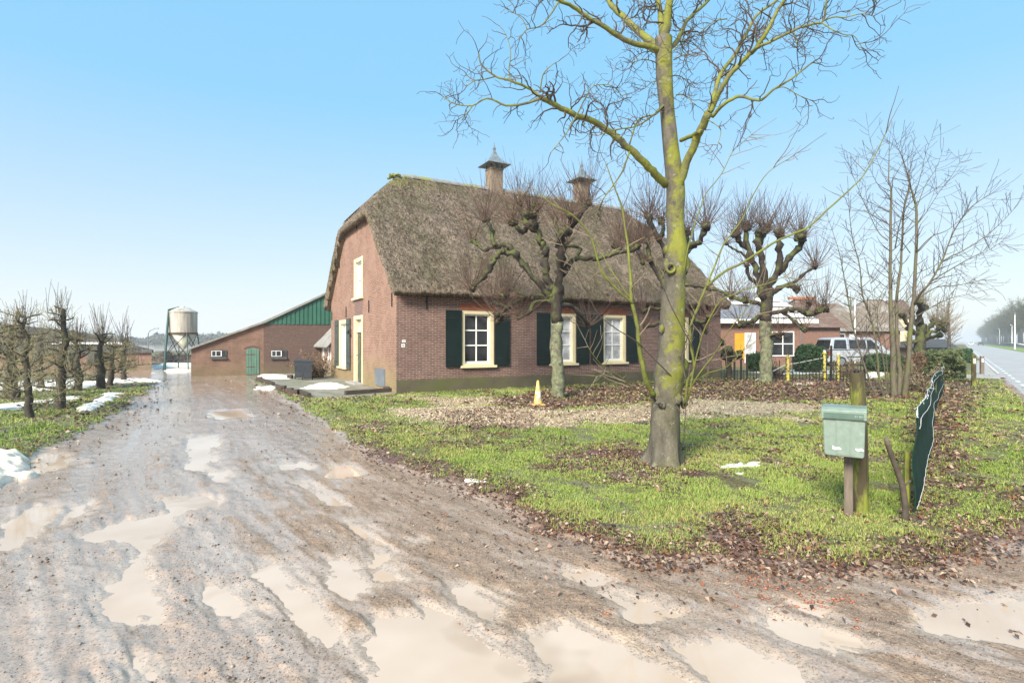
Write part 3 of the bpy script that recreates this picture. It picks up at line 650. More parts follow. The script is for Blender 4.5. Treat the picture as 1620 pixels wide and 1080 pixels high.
# underside: pulled in and lower
Ti = np.clip(T, -.16, L+.16); Si = np.clip(S, -.30, W+.30)
Zb = roofz(T, S)-.34+(fbm(T*9, S*9, 2, 9)-.5)*.05
Vb = np.stack([Ti.ravel(), Si.ravel(), Zb.ravel()], 1)
ix = np.arange(m_*n_).reshape(m_, n_); top = np.stack([ix[:-1, :-1].ravel(), ix[:-1, 1:].ravel(), ix[1:, 1:].ravel(), ix[1:, :-1].ravel()], 1)
N_ = m_*n_; bot = top[:, ::-1]+N_
def sk(e): e = np.asarray(e); return np.stack([e[:-1], e[:-1]+N_, e[1:]+N_, e[1:]], 1)
Fq = np.concatenate([top, bot, sk(ix[0]), sk(ix[:, -1]), sk(ix[-1][::-1]), sk(ix[:, 0][::-1])])
m, nt, p = newmat('old_thatch'); M['thatch'] = m
va = coords(nt, (1, .28, .28)); vb = coords(nt)
nf = noise(nt, va, 26, 6, .75); ng = noise(nt, vb, 1.6, 7, .75); nh = noise(nt, vb, 13, 5, .75)
col = mixc(nt, ramp(nt, nf, .38, .62), (.09, .06, .038), (.43, .33, .23))
col = mixc(nt, ramp(nt, nh, .52, .66, 0, .75), col, (.56, .48, .38))
col = mixc(nt, ramp(nt, nh, .47, .38, 0, .9), col, (.085, .060, .040))
col = mixc(nt, ramp(nt, ng, .50, .62, 0, .55), col, (.44, .34, .26))
mf = mth(nt, 'MULTIPLY', ramp(nt, noise(nt, vb, .55, 3), .45, .60), ramp(nt, nh, .4, .6))
col = mixc(nt, mth(nt, 'MULTIPLY', mf, .6), col, (.12, .13, .035))
sx = nd(nt, 'ShaderNodeSeparateXYZ', {0: nt.nodes.new('ShaderNodeTexCoord').outputs['Object']})
tm = mth(nt, 'MULTIPLY', ramp(nt, mth(nt, 'ADD', sx.outputs[2], mth(nt, 'MULTIPLY', ng, 1.6)), 8.1, 8.9), ramp(nt, sx.outputs[0], 3.4, 1.2))
col = mixc(nt, mth(nt, 'MULTIPLY', tm, ramp(nt, nh, .38, .55)), col, (.26, .27, .04))
nt.links.new(col, p.inputs['Base Color']); p.inputs['Roughness'].default_value = .95; p.inputs['Specular IOR Level'].default_value = .2
nt.links.new(bump(nt, mth(nt, 'ADD', nf, mth(nt, 'MULTIPLY', nh, 1.2)), 1, .09), p.inputs['Normal'])
roof = np_mesh('roof', np.concatenate([Vt, Vb]), Fq[:, ::-1], m, house, smooth=False)
# loose straw ends standing off the thatch
rn = np.random.RandomState(11); n = 42000
tt = rn.uniform(-.28, L+.28, n); s0 = rn.uniform(-.34, W*.62, n); zz = roofz(tt, s0)+(fbm(tt*1.1, s0*1.1, 4, 3)-.5)*.16
hip = (tt < 1.6) & (zz > HIPZ) & (roofz(np.maximum(tt-.05, -.3), s0) < zz-.02-.08)
ln = rn.uniform(.10, .24, n); w_ = rn.uniform(.006, .013, n)
d = np.stack([rn.uniform(-.35, .35, n), np.where(s0 < W/2, -1, 1)*rn.uniform(.5, .9, n), -rn.uniform(.35, .75, n)], 1)
P0 = np.stack([tt, s0, zz+.02], 1); sd_ = np.stack([np.ones(n), np.zeros(n), np.zeros(n)], 1)*w_[:, None]
tip = P0+d*ln[:, None]+np.array([0, 0, 1])*rn.uniform(.02, .07, n)[:, None]
VV = np.stack([P0-sd_, P0+sd_, tip], 1).reshape(-1, 3)
np_mesh('loose_straw', VV, np.arange(n*3).reshape(-1, 3), M['thatch'], roof)
# ridge capping
b = MB(); rr_ = random.Random(2); x = 1.45; k = 0
while x < L-1.5:
    l = .34; rad_ = .14+rr_.uniform(-.01, .012); z = float(roofz(np.array(x), np.array(W/2)))
    pts = []
    for e, xx, r in ((0, x, rad_), (1, x+l+.03, rad_*.9)):
        pts.append([(xx, W/2+r*1.25*math.cos(a), z-.03+.0+r*1.1*math.sin(a)+rr_.uniform(-.004, .004)) for a in np.linspace(-.2, math.pi+.2, 9)])
    vs = pts[0]+pts[1]; b.add(vs, [(i, i+1, 10+i, 9+i) for i in range(8)]+[tuple(range(9)), tuple(range(9, 18))[::-1]])
    x += l; k += 1
b.build('ridge', M['ridge'], roof, True)
mb_ = MB(); rr2 = random.Random(8)
for k in range(60): mb_.blob((1.3+rr2.uniform(-.1, .9)*rr2.random(), W/2+rr2.uniform(-.3, .3), float(roofz(np.array(1.5), np.array(W/2)))+.0+rr2.uniform(0, .07)), rr2.uniform(.03, .08), rr2, 1, .3, .6)
M['moss'] = mvar('bright_moss', (.20, .22, .03), (.30, .30, .05), 14, .95, .5); mb_.build('moss', M['moss'], roof, True)
# chimneys with flared zinc caps
M['brick_chim'] = brick('chimney_brick', (.20, .145, .095), (.28, .205, .135), (.35, .29, .22), mossz=(-9, -10))
for px in (782, 920):
    k = (px-810)/F; X0 = C0[0]+V_[0]*W/2; Y0 = C0[1]+V_[1]*W/2; t = (-X0+Y0*k)/(U[0]-U[1]*k)
    b = MB(); b.box(t-.29, t+.29, W/2-.26, W/2+.26, 7.6, 9.03); b.box(t-.31, t+.31, W/2-.28, W/2+.28, 9.031, 9.09); ch = b.build('chimney', M['brick_chim'], roof, True)
    b = MB()
    for ax in (-.26, .26):
        for ay in (-.22, .22): b.box(t+ax-.02, t+ax+.02, W/2+ay-.02, W/2+ay+.02, 9.091, 9.26)
    b.build('cap_support', M['rust'], ch, True)
    pr = [(.62, 9.24), (.60, 9.27), (.42, 9.37), (.26, 9.50), (.14, 9.68), (.06, 9.86), (.045, 9.93), (.07, 9.98), (.05, 10.05), (.02, 10.12), (.004, 10.28)]
    b = MB(); n = 4; vs = []
    for r, z in pr:
        for q in range(4): an = math.pi/4+q*math.pi/2; vs.append((t+r*1.25*math.cos(an), W/2+r*1.25*math.sin(an), z))
    b.add(vs, [(i*4+q, i*4+(q+1)%4, (i+1)*4+(q+1)%4, (i+1)*4+q) for i in range(len(pr)-1) for q in range(4)]+[(3, 2, 1, 0)]); b.build('cap', M['zinc'], ch, True)

# ------------------------------------------------------------ low annex behind the gable
s0, s1 = W+.03, 15.6
an = thing('low_annex', (C0[0]+V_[0]*s0, C0[1]+V_[1]*s0, 0), 'low lean-to of whitewashed old brick with a mossy corrugated roof behind the farmhouse', 'shed', rz=ANG)
D = s1-s0
b = MB(); b.box(.15, 5, 0, D, -.05, 1.52); b.build('wall', M['brick_annex'], an, True)
b = MB(); nn = 60; vs = []
for j in range(nn+1):
    y = -.02+(D+.32)*j/nn; w = .03*(1 if j % 2 else -1)
    for x, z in ((-.22, 1.42), (.3, 2.0), (1.4, 3.2), (3, 4.3)): vs.append((x, y, z+w))
k = len(vs); vs += [(x, y, z-.05) for x, y, z in vs]
fs = [(j*4+i, (j+1)*4+i, (j+1)*4+i+1, j*4+i+1) for j in range(nn) for i in range(3)]
fs += [tuple(q+k for q in f[::-1]) for f in fs]+[(j*4, j*4+k, (j+1)*4+k, (j+1)*4) for j in range(nn)]+[(0, 1, 1+k, k), (1, 2, 2+k, 1+k), (2, 3, 3+k, 2+k)]
e = nn*4; fs += [(e+1, e, e+k, e+1+k), (e+2, e+1, e+1+k, e+2+k), (e+3, e+2, e+2+k, e+3+k)]
b.add(vs, fs); ro = b.build('roof', M['roof_sheet'], an, True)
b = MB(); b.prism([(.15, D, 1.5), (.3, D, 1.95), (1.4, D, 3.12), (3, D, 4.2), (5, D, 4.2), (5, D, 1.5)], (0, -.1, 0)); b.build('end_wall', M['brick_annex'], an, True)
for y in (.5, 1.1, 2.3, 3.4, 4.5): b = MB(); b.box(.10, .149, y, y+.16, .75, 1.38); b.build('slit_window', M['white'], an, True)

# ------------------------------------------------------------ barn
a18 = math.atan2(880, 2690); bu = (math.cos(a18), math.sin(a18)); B0 = g(302.3, 595.3)
barn = thing('barn', (B0[0], B0[1], 0), 'long brick barn with a green profiled steel upper gable and a faded green door', 'barn', rz=a18)
def tB(px): k = (px-810)/F; return (-B0[0]+B0[1]*k)/(bu[0]-bu[1]*k)
def zB(py, t): return H+(540-py)/F*(B0[1]+bu[1]*t)
t1 = tB(417); zb = zB(511.8, t1); zr = [(0, zB(549.5, 0)), (t1, zB(508.3, t1)), (tB(519), zB(461.5, tB(519)))]
sl = (zr[2][1]-zr[1][1])/(zr[2][0]-zr[1][0]); t9 = 9.2; zr.append((t9, zr[2][1]+sl*(t9-zr[2][0]))); zr.append((18.4, .9*zr[0][1]+.4))
b = MB(); b.prism([(0, 0, -.05), (t1, 0, -.05), (t1, 0, zr[1][1]-.03), (0, 0, zr[0][1]-.03)], (0, .2, 0)); b.build('wall', M['brick_barn'], barn, True)
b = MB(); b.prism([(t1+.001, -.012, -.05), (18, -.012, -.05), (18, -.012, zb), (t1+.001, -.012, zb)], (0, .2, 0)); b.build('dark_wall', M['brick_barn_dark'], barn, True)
b = MB(); x = t1-.1; rz_ = lambda x: np.interp(x, [q[0] for q in zr], [q[1] for q in zr])
while x < t9:
    for w0, w1, d in ((0, .13, -.055), (.13, .2, -.02)):
        p0, p1 = x+w0, x+w1; b.add([(p0, d, zb-.02), (p1, d, zb-.02), (p1, d, rz_(p1)-.06), (p0, d, rz_(p0)-.06)], [(0, 1, 2, 3)])
    b.add([(x+.13, -.055, zb-.02), (x+.13, -.02, zb-.02), (x+.13, -.02, rz_(x+.13)-.06), (x+.13, -.055, rz_(x+.13)-.06)], [(0, 1, 2, 3)])
    b.add([(x+.2, -.02, zb-.02), (x+.2, -.055, zb-.02), (x+.2, -.055, rz_(x+.2)-.06), (x+.2, -.02, rz_(x+.2)-.06)], [(0, 1, 2, 3)])
    x += .2
b.build('steel_cladding', M['green_sheet'], barn, True)
b = MB()
for (x0, z0), (x1, z1) in zip(zr[:-1], zr[1:]): b.add([(x0-.1*(x0 == 0), -.18, z0-.04*(x0 == 0)), (x1, -.18, z1), (x1, 24, z1), (x0-.1*(x0 == 0), 24, z0-.04*(x0 == 0)), (x0-.1*(x0 == 0), -.18, z0-.12), (x1, -.18, z1-.10), (x1, 24, z1-.10), (x0-.1*(x0 == 0), 24, z0-.12)], [(0,3,2,1),(4,5,6,7),(0,1,5,4),(0,4,7,3),(2,3,7,6)])
b.build('roof', M['roof_sheet'], barn, True)
b = MB(); b.box(0.02, 18, .201, 24, -.05, 1.2); b.build('side_wall', M['brick_barn'], barn, True)
d0, d1 = tB(389.5), tB(410); zd = zB(551.5, d0)
b = MB(); n = 8; pts = [(d0, -.03, .06), (d1, -.03, .06)]+[(d1-(d1-d0)*k/n, -.03, zd-.05+.09*math.sin(math.pi*k/n)) for k in range(n+1)]
b.prism(pts, (0, .06, 0)); dr = b.build('door', M['green_door'], barn, True)
b = MB()
for k in range(1, 5): x = d0+(d1-d0)*k/5; b.box(x-.006, x+.006, -.034, -.0305, .08, zd-.05)
b.build('plank_gap', M['iron'], dr, True)
b = MB(); 
for z in (.4, zd-.3): b.box(d0+.02, d0+.4, -.042, -.0345, z, z+.035)
b.build('hinge', M['rust'], dr, True)
b = MB(); pts = [(d0-.1, -.02, zd-.04)]+[(d0-.1+(d1-d0+.2)*k/n, -.02, zd-.03+.10*math.sin(math.pi*k/n)) for k in range(n+1)]+[(d1+.1-(d1-d0+.2)*k/n, -.02, zd+.04+.11*math.sin(math.pi*k/n)) for k in range(n+1)]
b.prism(pts[1:], (0, .03, 0)); b.build('door_arch', M['brick_barn_dark'], barn, True)
for x0, x1, op in ((333.5, 358.5, 1), (428.5, 453.5, 0)):
    a, c = tB(x0), tB(x1); z0, z1 = zB(565, a), zB(553.5, a)
    yb = -.012 if x0 > 400 else 0
    b = MB(); b.box(a, c, yb-.05, yb-.001, z0, z1); wf = b.build('window', M['dark_trim'], barn, True)
    b = MB(); b.box(a+.04, c-.04, yb-.054, yb-.0505, z0+.04, z1-.04); b.build('pane', M['glass'], wf, True)
    b = MB(); mid = (a+c)/2+.1
    for q0, q1, r0, r1 in ((a+.04, a+.065, z0+.04, z1-.04), (mid, mid+.035, z0+.04, z1-.04), (a+.065, mid, z0+.04, z0+.06), (a+.065, mid, z1-.06, z1-.04), ((a+mid)/2, (a+mid)/2+.025, z0+.06, z1-.06)): b.box(q0, q1, yb-.075, yb-.0545, r0, r1)
    b.build('frame', M['white'], wf, True)
    b = MB(); b.box(a-.02, c+.02, yb-.12, yb-.0515, z0-.09, z0-.01); b.build('sill', M['dark_trim'], wf, True)

# ------------------------------------------------------------ long low shed on the left
sh = thing('long_shed', (-30, 33, 0), 'long low brick shed with a grey corrugated roof behind the left fruit trees', 'shed')
e1 = wp(240.5, 552.5, 31.5); e0 = wp(-120, 553.5, 30.2); r1 = wp(117, 523.5, 37); r0 = wp(-160, 496, 32.5)
w1 = Vector((e1.x-.12, e1.y+.15, 0)); w0 = Vector((e0.x, e0.y+.1, 0)); ez = e1.z-.1
b = MB(); bk1 = w1+Vector((-7.0, 9, 0)); bk0 = w0+Vector((-4, 12, 0))
b.prism([w0, w1, bk1, bk0], (0, 0, ez)); b.build('wall', M['brick_shed'], sh)
b = MB(); nn = 120; rt = []
for j in range(nn+1):
    f = j/nn; a = e0.lerp(e1, f); q = r0.lerp(r1, f); off = Vector((0, 0, .03 if j % 2 else -.03)); rt.append((a+off, q+off))
for j in range(nn): b.quad(rt[j][0], rt[j+1][0], rt[j+1][1], rt[j][1])
bz = Vector(bk1); bz.z = ez; bz0 = Vector(bk0); bz0.z = ez
b.quad(r1, r0, bz0, bz); b.add([e1, bz, r1], [(0, 1, 2)])
b.build('roof', M['shed_roof'], sh)
b = MB(); b.prism([e0+Vector((0, -.02, -.02)), e1+Vector((0.02, -.02, -.02)), e1+Vector((0.02, -.02, -.2)), e0+Vector((0, -.02, -.2))], (0, .12, 0)); b.build('fascia', M['dark_trim'], sh)
for px in (146, 107, 60):
    q = wp(px, 571, 31.0); b = MB(); b.box(q.x-.22, q.x+.22, q.y-.15, q.y+.1, .45, 1.0); b.build('window', M['dark_trim'], sh)
b = MB()
for px, l in ((118, 3.0), (84, 1.8)):
    f = (px+140)/380; q = e0.lerp(e1, f); q2 = r0.lerp(r1, f); a = q.lerp(q2, .15)+Vector((0, 0, .07))
    b.prism([a, a+Vector((l, .1, .0)), a+Vector((l-.5, .5, .09)), a+Vector((.2, .4, .08))], (0, 0, .04))
M['snow'] = mvar('old_snow', (.93, .88, .80), (.82, .76, .66), 9, .7, .6, .04, c=(.50, .42, .32), cs=3.2, camt=(.52, .72), spec=.2)
b.build('snow', M['snow'], sh)
# ------------------------------------------------------------ trees
def rv(rn): return Vector((rn.gauss(0, 1), rn.gauss(0, 1), rn.gauss(0, 1))).normalized()
def smooth(pts, rs, k=3):    # Catmull-Rom through the control points
    P_ = [Vector(p) for p in pts]; out = []; ro = []
    for i in range(len(P_)-1):
        a, b, c, d = P_[max(i-1, 0)], P_[i], P_[i+1], P_[min(i+2, len(P_)-1)]
        for j in range(k):
            t = j/k; out.append(.5*((2*b)+(c-a)*t+(2*a-5*b+4*c-d)*t*t+(3*b-a-3*c+d)*t**3)); ro.append(rs[i]*(1-t)+rs[i+1]*t)
    out.append(P_[-1]); ro.append(rs[-1]); return out, ro
def twig(mb, p, d, L, r, lev, rn, st):
    # st: seg length, wiggle, upward pull, branching chance, ratio, angle
    n = max(3, int(L/st['seg'])); pts = [p.copy()]; rs = [r]; d = d.normalized(); sub = []
    side = 1
    for i in range(n):
        f = (i+1)/n
        d = (d+rv(rn)*st['wig']+Vector((0, 0, st['up']))*(.4+f)).normalized()
        p = p+d*(L/n); pts.append(p.copy()); rs.append(max(r*(1-f*.62), st['rmin']))
        if lev > 0 and rn.random() < st['br'] and i < n-0:
            ax = d.cross(rv(rn)).normalized(); side = -side
            dd = (d*math.cos(st['ang'])+ax*math.sin(st['ang'])*(1 if rn.random() < .5 else -1)).normalized()
            sub.append((p.copy(), dd, L*st['ratio']*rn.uniform(.5, 1.15)*(1-.35*f), rs[-1]*.75))
    mb.tube(pts, rs, 4 if r > .012 else 3, caps=False)
    for q, dd, l, rr2 in sub:
        if l > st['seg']*1.5: twig(mb, q, dd, l, max(rr2, st['rmin']), lev-1, rn, st)
def path(pl, Y, dy=0, rn=None):
    n = len(pl); out = []
    for i, q in enumerate(pl):
        e = q[2] if len(q) > 2 else dy*(i/(n-1))
        out.append(wp(q[0], q[1], Y+e))
    return out
def taper(r0, r1, n, pw=1.0): return [r0+(r1-r0)*(i/(n-1))**pw for i in range(n)]

# ---- the big maple in front
rn = random.Random(21); YT = 7.26
bx_, by_ = g(1047, 741)
big = thing('maple_tree', (bx_, by_, 0), 'large bare moss-green tree with a thick straight trunk on the front lawn', 'tree')
tp = [(1047,752,.33),(1048,738,.30),(1050,722,.235),(1052,700,.215),(1053,650,.19),(1057,612,.20),(1059,585,.215),(1062,550,.185),(1064,500,.172),(1065,470,.168),(1067,450,.145),(1069,415,.158),(1070,398,.165),(1070,372,.128),(1068,340,.12),(1069,300,.128),(1065,265,.12),(1060,220,.105),(1056,180,.10),(1052,140,.108),(1050,95,.115),(1050,60,.12)]
pts = [wp(a, b, YT) for a, b, c in tp]; pp, rs = smooth(pts, [c*.92 for a, b, c in tp], 3)
b = MB(); n = 22; vs = []
for i, (q, r) in enumerate(zip(pp, rs)):
    for k in range(n):
        an_ = 2*math.pi*k/n; z = q.z
        fl = max(0, (.45-z)/.45); lob = 1+fl*.30*(math.sin(an_*5+.7)+.5*math.sin(an_*3))
        nz = float(fbm(np.array(an_*1.2+7), np.array(z*3.1), 3, 4)-.5)*.16+float(fbm(np.array(math.cos(an_)*2), np.array(z*9), 3, 14)-.5)*.10
        rr3 = r*(lob+nz); vs.append(q+Vector((math.cos(an_)*rr3, math.sin(an_)*rr3, 0)))
b.add(vs, [(i*n+k, i*n+(k+1)%n, (i+1)*n+(k+1)%n, (i+1)*n+k) for i in range(len(pp)-1) for k in range(n)]); b.build('trunk', M['bark_big'], big, smooth=True)
rk = random.Random(5)
for px, py, r, dyy in ((1082,578,.085,-.02),(1085,420,.10,-.02),(1052,420,.08,-.03),(1036,625,.09,-.05),(1046,640,.05,-.17),(1073,632,.07,-.15),(1083,640,.05,-.05),(1044,520,.05,-.10),(1082,395,.07,-.04),(1052,395,.06,-.02)):
    kn = MB(); kn.blob(wp(px+(1068-px)*.12, py, YT+dyy), r*.78, rk, 2, .2, 1.5); kn.build('burl', M['bark_big'], big, smooth=True)
q = wp(1061, 424, YT-.155); kr = MB(); vs = []; fs = []
for k in range(16):
    an_ = 2*math.pi*k/16
    for j in range(6): a2 = 2*math.pi*j/6; rr3 = .052+.017*math.cos(a2); vs.append(q+Vector((rr3*math.cos(an_), .022*math.sin(a2), rr3*math.sin(an_)*1.1)))
    fs += [(k*6+j, k*6+(j+1)%6, ((k+1)%16)*6+(j+1)%6, ((k+1)%16)*6+j) for j in range(6)]
kr.add(vs, fs); kr.build('branch_scar', M['bark_limb'], big, smooth=True)
sc_ = MB(); sc_.blob(wp(1046, 641, YT-.17), .045, rk, 1, .2); sc_.blob(wp(1068, 638, YT-.15), .035, rk, 1, .2); sc_.build('dark_scar', M['iron'], big)
ST = dict(seg=.05, wig=.50, up=.03, br=.50, ratio=.52, ang=1.1, rmin=.0026)
crown = MB(); RS, DS = .68, 1.95
def limb(pl, dy, r0, r1, dens=1.0, tl=.8, mat='bark_limb', name='limb', start=.25, T=YT, st=ST, root=None, cr=None, lev=2, pw=.8, nseg=8, out=1.0):
    root = root or big; cr = cr if cr is not None else crown
    r0 *= RS; r1 *= RS; dens *= DS
    pts = path(pl, T, dy); pp, rs = smooth(pts, taper(r0, r1, len(pts), pw), 4)
    pp = [p+rv(rn)*min(.25*r, .012) for p, r in zip(pp, rs)]
    b = MB(); b.tube(pp, rs, nseg); b.build(name, M[mat], root, smooth=True)
    m_ = len(pp)
    for i in range(1, m_):
        f = i/m_; sl_ = (pp[i]-pp[i-1]).length
        if f < start: continue
        d = (pp[i]-pp[i-1]).normalized(); k = dens*sl_*(2.2+4.2*f)
        c = int(k)+(rn.random() < k-int(k))
        for _ in range(c):
            ax = d.cross(rv(rn)).normalized(); dd = d*.55+ax*rn.uniform(.7, 1.1)+Vector((0, 0, .1))
            twig(cr, pp[i], dd, tl*rn.uniform(.35, 1.1)*out, max(min(rs[i]*.55, .014), .006), lev, rn, st)
    twig(cr, pp[-1], pp[-1]-pp[-2], tl*.7, min(max(rs[-1]*.9, .005), .012), lev, rn, st)
limb([(1054,292),(1040,279),(1023,261),(996,236),(968,211),(940,192),(912,183),(879,167),(857,156)], -1.0, .085, .042, .45, .75, start=.2)
limb([(857,156,-1.0),(840,142,-1.0),(809,128,-1.1),(784,121,-1.1),(762,103,-1.15),(757,84,-1.2)], 0, .028, .009, .95, .55, start=.1)
limb([(857,156,-1.0),(829,164,-.9),(801,167,-.8),(771,156,-.8),(748,167,-.7),(721,165,-.7),(702,154,-.7)], 0, .026, .007, 1.0, .55, start=.1)
limb([(784,121,-1.1),(765,126,-1.2),(751,128,-1.3),(738,137,-1.3)], 0, .011, .006, 1.0, .45)
limb([(748,167,-.7),(737,181,-.7),(721,191,-.7)], 0, .010, .006, 1.0, .4)
limb([(809,128,-1.1),(805,111,-1.0),(808,83,-1.0),(801,56,-.9),(791,42,-.9)], 0, .011, .005, .5, .35)
limb([(996,240,-.45),(984,272,-.6),(968,296,-.7),(950,322,-.7),(940,352,-.6)], 0, .018, .006, .6, .5)
limb([(912,183,-.9),(926,156,-.9),(940,136,-.8),(968,136,-.8),(987,156,-.7)], 0, .013, .005, 1.0, .5)
limb([(912,183,-.9),(896,211,-1.1),(884,226,-1.2),(871,242,-1.2)], 0, .012, .005, .7, .4)
limb([(854,147,-1.0),(859,119,-1.1),(872,104,-1.2),(884,97,-1.2)], 0, .012, .005, 1.1, .45)
limb([(996,230,-.4),(1007,194,-.5),(1022,184,-.4),(1037,181,-.2),(1052,165,0)], 0, .013, .016, .9, .6, start=0)
limb([(1052,165,0),(1030,185,-.5),(1005,200,-.9),(975,205,-1.1),(945,215,-1.2)], 0, .02, .007, 1.2, .6)
limb([(1045,80),(1029,75),(996,67),(968,50),(934,30),(907,11),(882,0),(855,-18),(820,-30)], -.9, .062, .02, .5, .7, start=.15)
limb([(883,4,-.7),(870,25,-.8),(854,42,-.9),(834,47,-1.0),(822,62,-1.0)], 0, .016, .006, .9, .4)
limb([(834,47,-1.0),(826,30,-1.0),(812,20,-1.0),(800,12,-1.0)], 0, .009, .005, .9, .35)
limb([(1045,76),(1029,67),(1007,47),(984,25),(962,0),(935,-45),(915,-90)], .9, .085, .04, .5, .8, start=.2)
limb([(1055,76),(1066,72),(1078,52),(1085,36),(1100,20),(1122,0),(1150,-40)], 1.0, .055, .025, .8, .8, start=.15)
limb([(1050,70),(1046,30),(1040,0),(1030,-60),(1022,-140)], .4, .075, .03, .6, .9, start=.1)
limb([(1050,70),(1056,30),(1060,0),(1064,-60),(1075,-160)], -.3, .10, .04, .6, .9, start=.1)
limb([(1070,305),(1083,267),(1097,230),(1108,205),(1122,178)], -.6, .082, .072, .12, .5, start=.5)
limb([(1122,178,-.6),(1130,150,-.5),(1141,117,-.3),(1163,86,-.1),(1180,55,0),(1197,25,.1),(1230,0,.2),(1270,-40,.4)], 0, .046, .02, .55, .8, start=.1)
limb([(1122,178,-.6),(1135,153,-.7),(1147,130,-.8),(1174,97,-.9),(1194,78,-1),(1213,50,-1.1),(1230,17,-1.1),(1247,-8,-1.2),(1270,-50,-1.3)], 0, .052, .022, .5, .8, start=.3)
limb([(1190,82,-1),(1204,72,-1.2),(1224,64,-1.3),(1258,47,-1.4),(1285,38,-1.4),(1302,33,-1.4),(1308,0,-1.5)], 0, .03, .013, 1.2, .65, start=.15)
limb([(1302,33,-1.4),(1320,27,-1.5),(1336,28,-1.6),(1363,22,-1.7),(1382,26,-1.8)], 0, .013, .005, 1.3, .5)
limb([(1300,36,-1.4),(1318,48,-1.5),(1336,55,-1.5),(1352,58,-1.5),(1366,80,-1.5)], 0, .011, .005, 1.2, .5)
limb([(1127,185,-.6),(1147,164,-.8),(1169,153,-.9),(1188,157,-1.0),(1205,158,-1.1),(1224,142,-1.2),(1252,125,-1.3),(1280,103,-1.3),(1296,92,-1.4)], 0, .034, .010, 1.1, .6, start=.1)
limb([(1224,142,-1.2),(1240,138,-1.2),(1262,150,-1.2),(1285,160,-1.1)], 0, .010, .005, 1.2, .45)
limb([(1120,190,-.6),(1140,205,-.9),(1135,230,-1.0)], 0, .010, .005, 1.0, .4)
limb([(1077,222,0),(1090,217,-.2),(1108,208,-.55)], 0, .04, .04, .3, .4)
for q in ((1066,80,1112,52,.8),(1064,120,1092,135,.3),(1048,130,1020,140,.3),(1070,150,1098,165,-.6),(1040,100,1000,100,-.5),(1045,90,1012,85,.6),(1066,95,1100,90,-.8),(1255,48,1262,80,-1.2),(1150,30,1110,50,-.3)):
    limb([(q[0], q[1], 0), ((q[0]+q[2])/2, (q[1]+q[3])/2-6, q[4]*.6), (q[2], q[3], q[4])], 0, .012, .006, 1.4, .5, start=0)
crown.build('crown', M['twig'], big)
# suckers from the old pruning wounds
suck = MB(); RS, DS = .72, 2.1
ST2 = dict(seg=.07, wig=.17, up=.05, br=.36, ratio=.42, ang=.75, rmin=.0028)
def sk_(pl, r0, r1, dens=.5, tl=.6, mat='sucker', st=ST2, start=.2): limb(pl, 0, r0, r1, dens, tl, mat, 'sucker', start, YT, st, big, suck, 1, 1.0, 6)
sk_([(1034,625,-.1),(1022,599,-.25),(1013,558,-.35),(1007,507,-.45),(1000,478,-.5),(998,451,-.5),(995,410,-.5),(992,380,-.5),(984,329,-.5),(973,299,-.5),(958,257,-.5)], .048, .007, .35, .5)
sk_([(1002,480,-.5),(978,460,-.6),(951,427,-.7),(935,375,-.8),(905,340,-.9),(879,327,-1.0),(860,312,-1.0),(846,300,-1.0)], .022, .005, .35, .4)
sk_([(1070,602,-.15),(1040,573,-.3),(1007,540,-.45),(978,522,-.6),(948,498,-.75),(924,454,-.9),(900,410,-1.0),(882,370,-1)], .013, .005, .6, .5, 'twig')
sk_([(1085,640,-.1),(1087,605,-.2),(1099,581,-.3),(1093,545,-.35),(1093,516,-.4),(1108,475,-.5),(1117,454,-.55),(1132,418,-.6),(1144,388,-.6),(1160,366,-.65),(1174,347,-.7),(1192,308,-.8),(1215,273,-.9),(1250,250,-1.0)], .03, .005, .4, .6)
sk_([(1117,454,-.55),(1145,430,-.7),(1176,415,-.8),(1221,386,-1.0),(1250,372,-1.1),(1281,358,-1.1),(1310,331,-1.2),(1344,300,-1.3),(1365,279,-1.3),(1384,246,-1.3),(1405,203,-1.3)], .024, .006, .3, .5)
sk_([(1085,640,-.1),(1092,615,-.3),(1100,570,-.4),(1115,520,-.6),(1138,478,-.8),(1160,466,-.9),(1182,457,-1.0),(1215,448,-1.1),(1245,436,-1.2)], .018, .005, .6, .6)
sk_([(1075,470,0),(1082,430,-.1),(1090,385,-.2),(1106,335,-.3),(1118,305,-.3),(1141,276,-.4),(1159,240,-.4),(1172,228,-.4),(1188,214,-.5)], .014, .004, .6, .5)
sk_([(1099,581,-.3),(1096,550,-.4),(1080,520,-.5),(1060,480,-.6),(1045,440,-.7),(1038,415,-.7)], .012, .005, .3, .4, 'twig')
sk_([(1037,632,-.1),(998,611,-.4),(969,599,-.6),(940,594,-.7)], .012, .005, .9, .45, 'twig')
sk_([(1040,640,-.15),(1010,622,-.4),(985,598,-.6),(950,575,-.8),(930,548,-.9)], .010, .004, .8, .45)
sk_([(1083,640,-.1),(1100,600,-.4),(1130,560,-.6),(1155,520,-.8),(1180,490,-.9),(1205,460,-1)], .014, .004, .7, .5)
sk_([(1088,610,-.2),(1120,590,-.5),(1150,580,-.7),(1180,548,-.9)], .010, .004, .9, .5)
sk_([(1085,600,-.2),(1080,560,-.2),(1100,500,-.5),(1130,440,-.7),(1140,400,-.8)], .012, .004, .7, .5, 'twig')
sk_([(1080,712,-.1),(1083,670,-.25),(1087,620,-.3),(1089,600,-.3)], .010, .004, .4, .3, 'twig')
sk_([(1000,475,-.45),(975,440,-.4),(952,400,-.2),(935,360,0)], .012, .004, .6, .4)
suck.build('sucker_twigs', M['shoot_pale'], big)

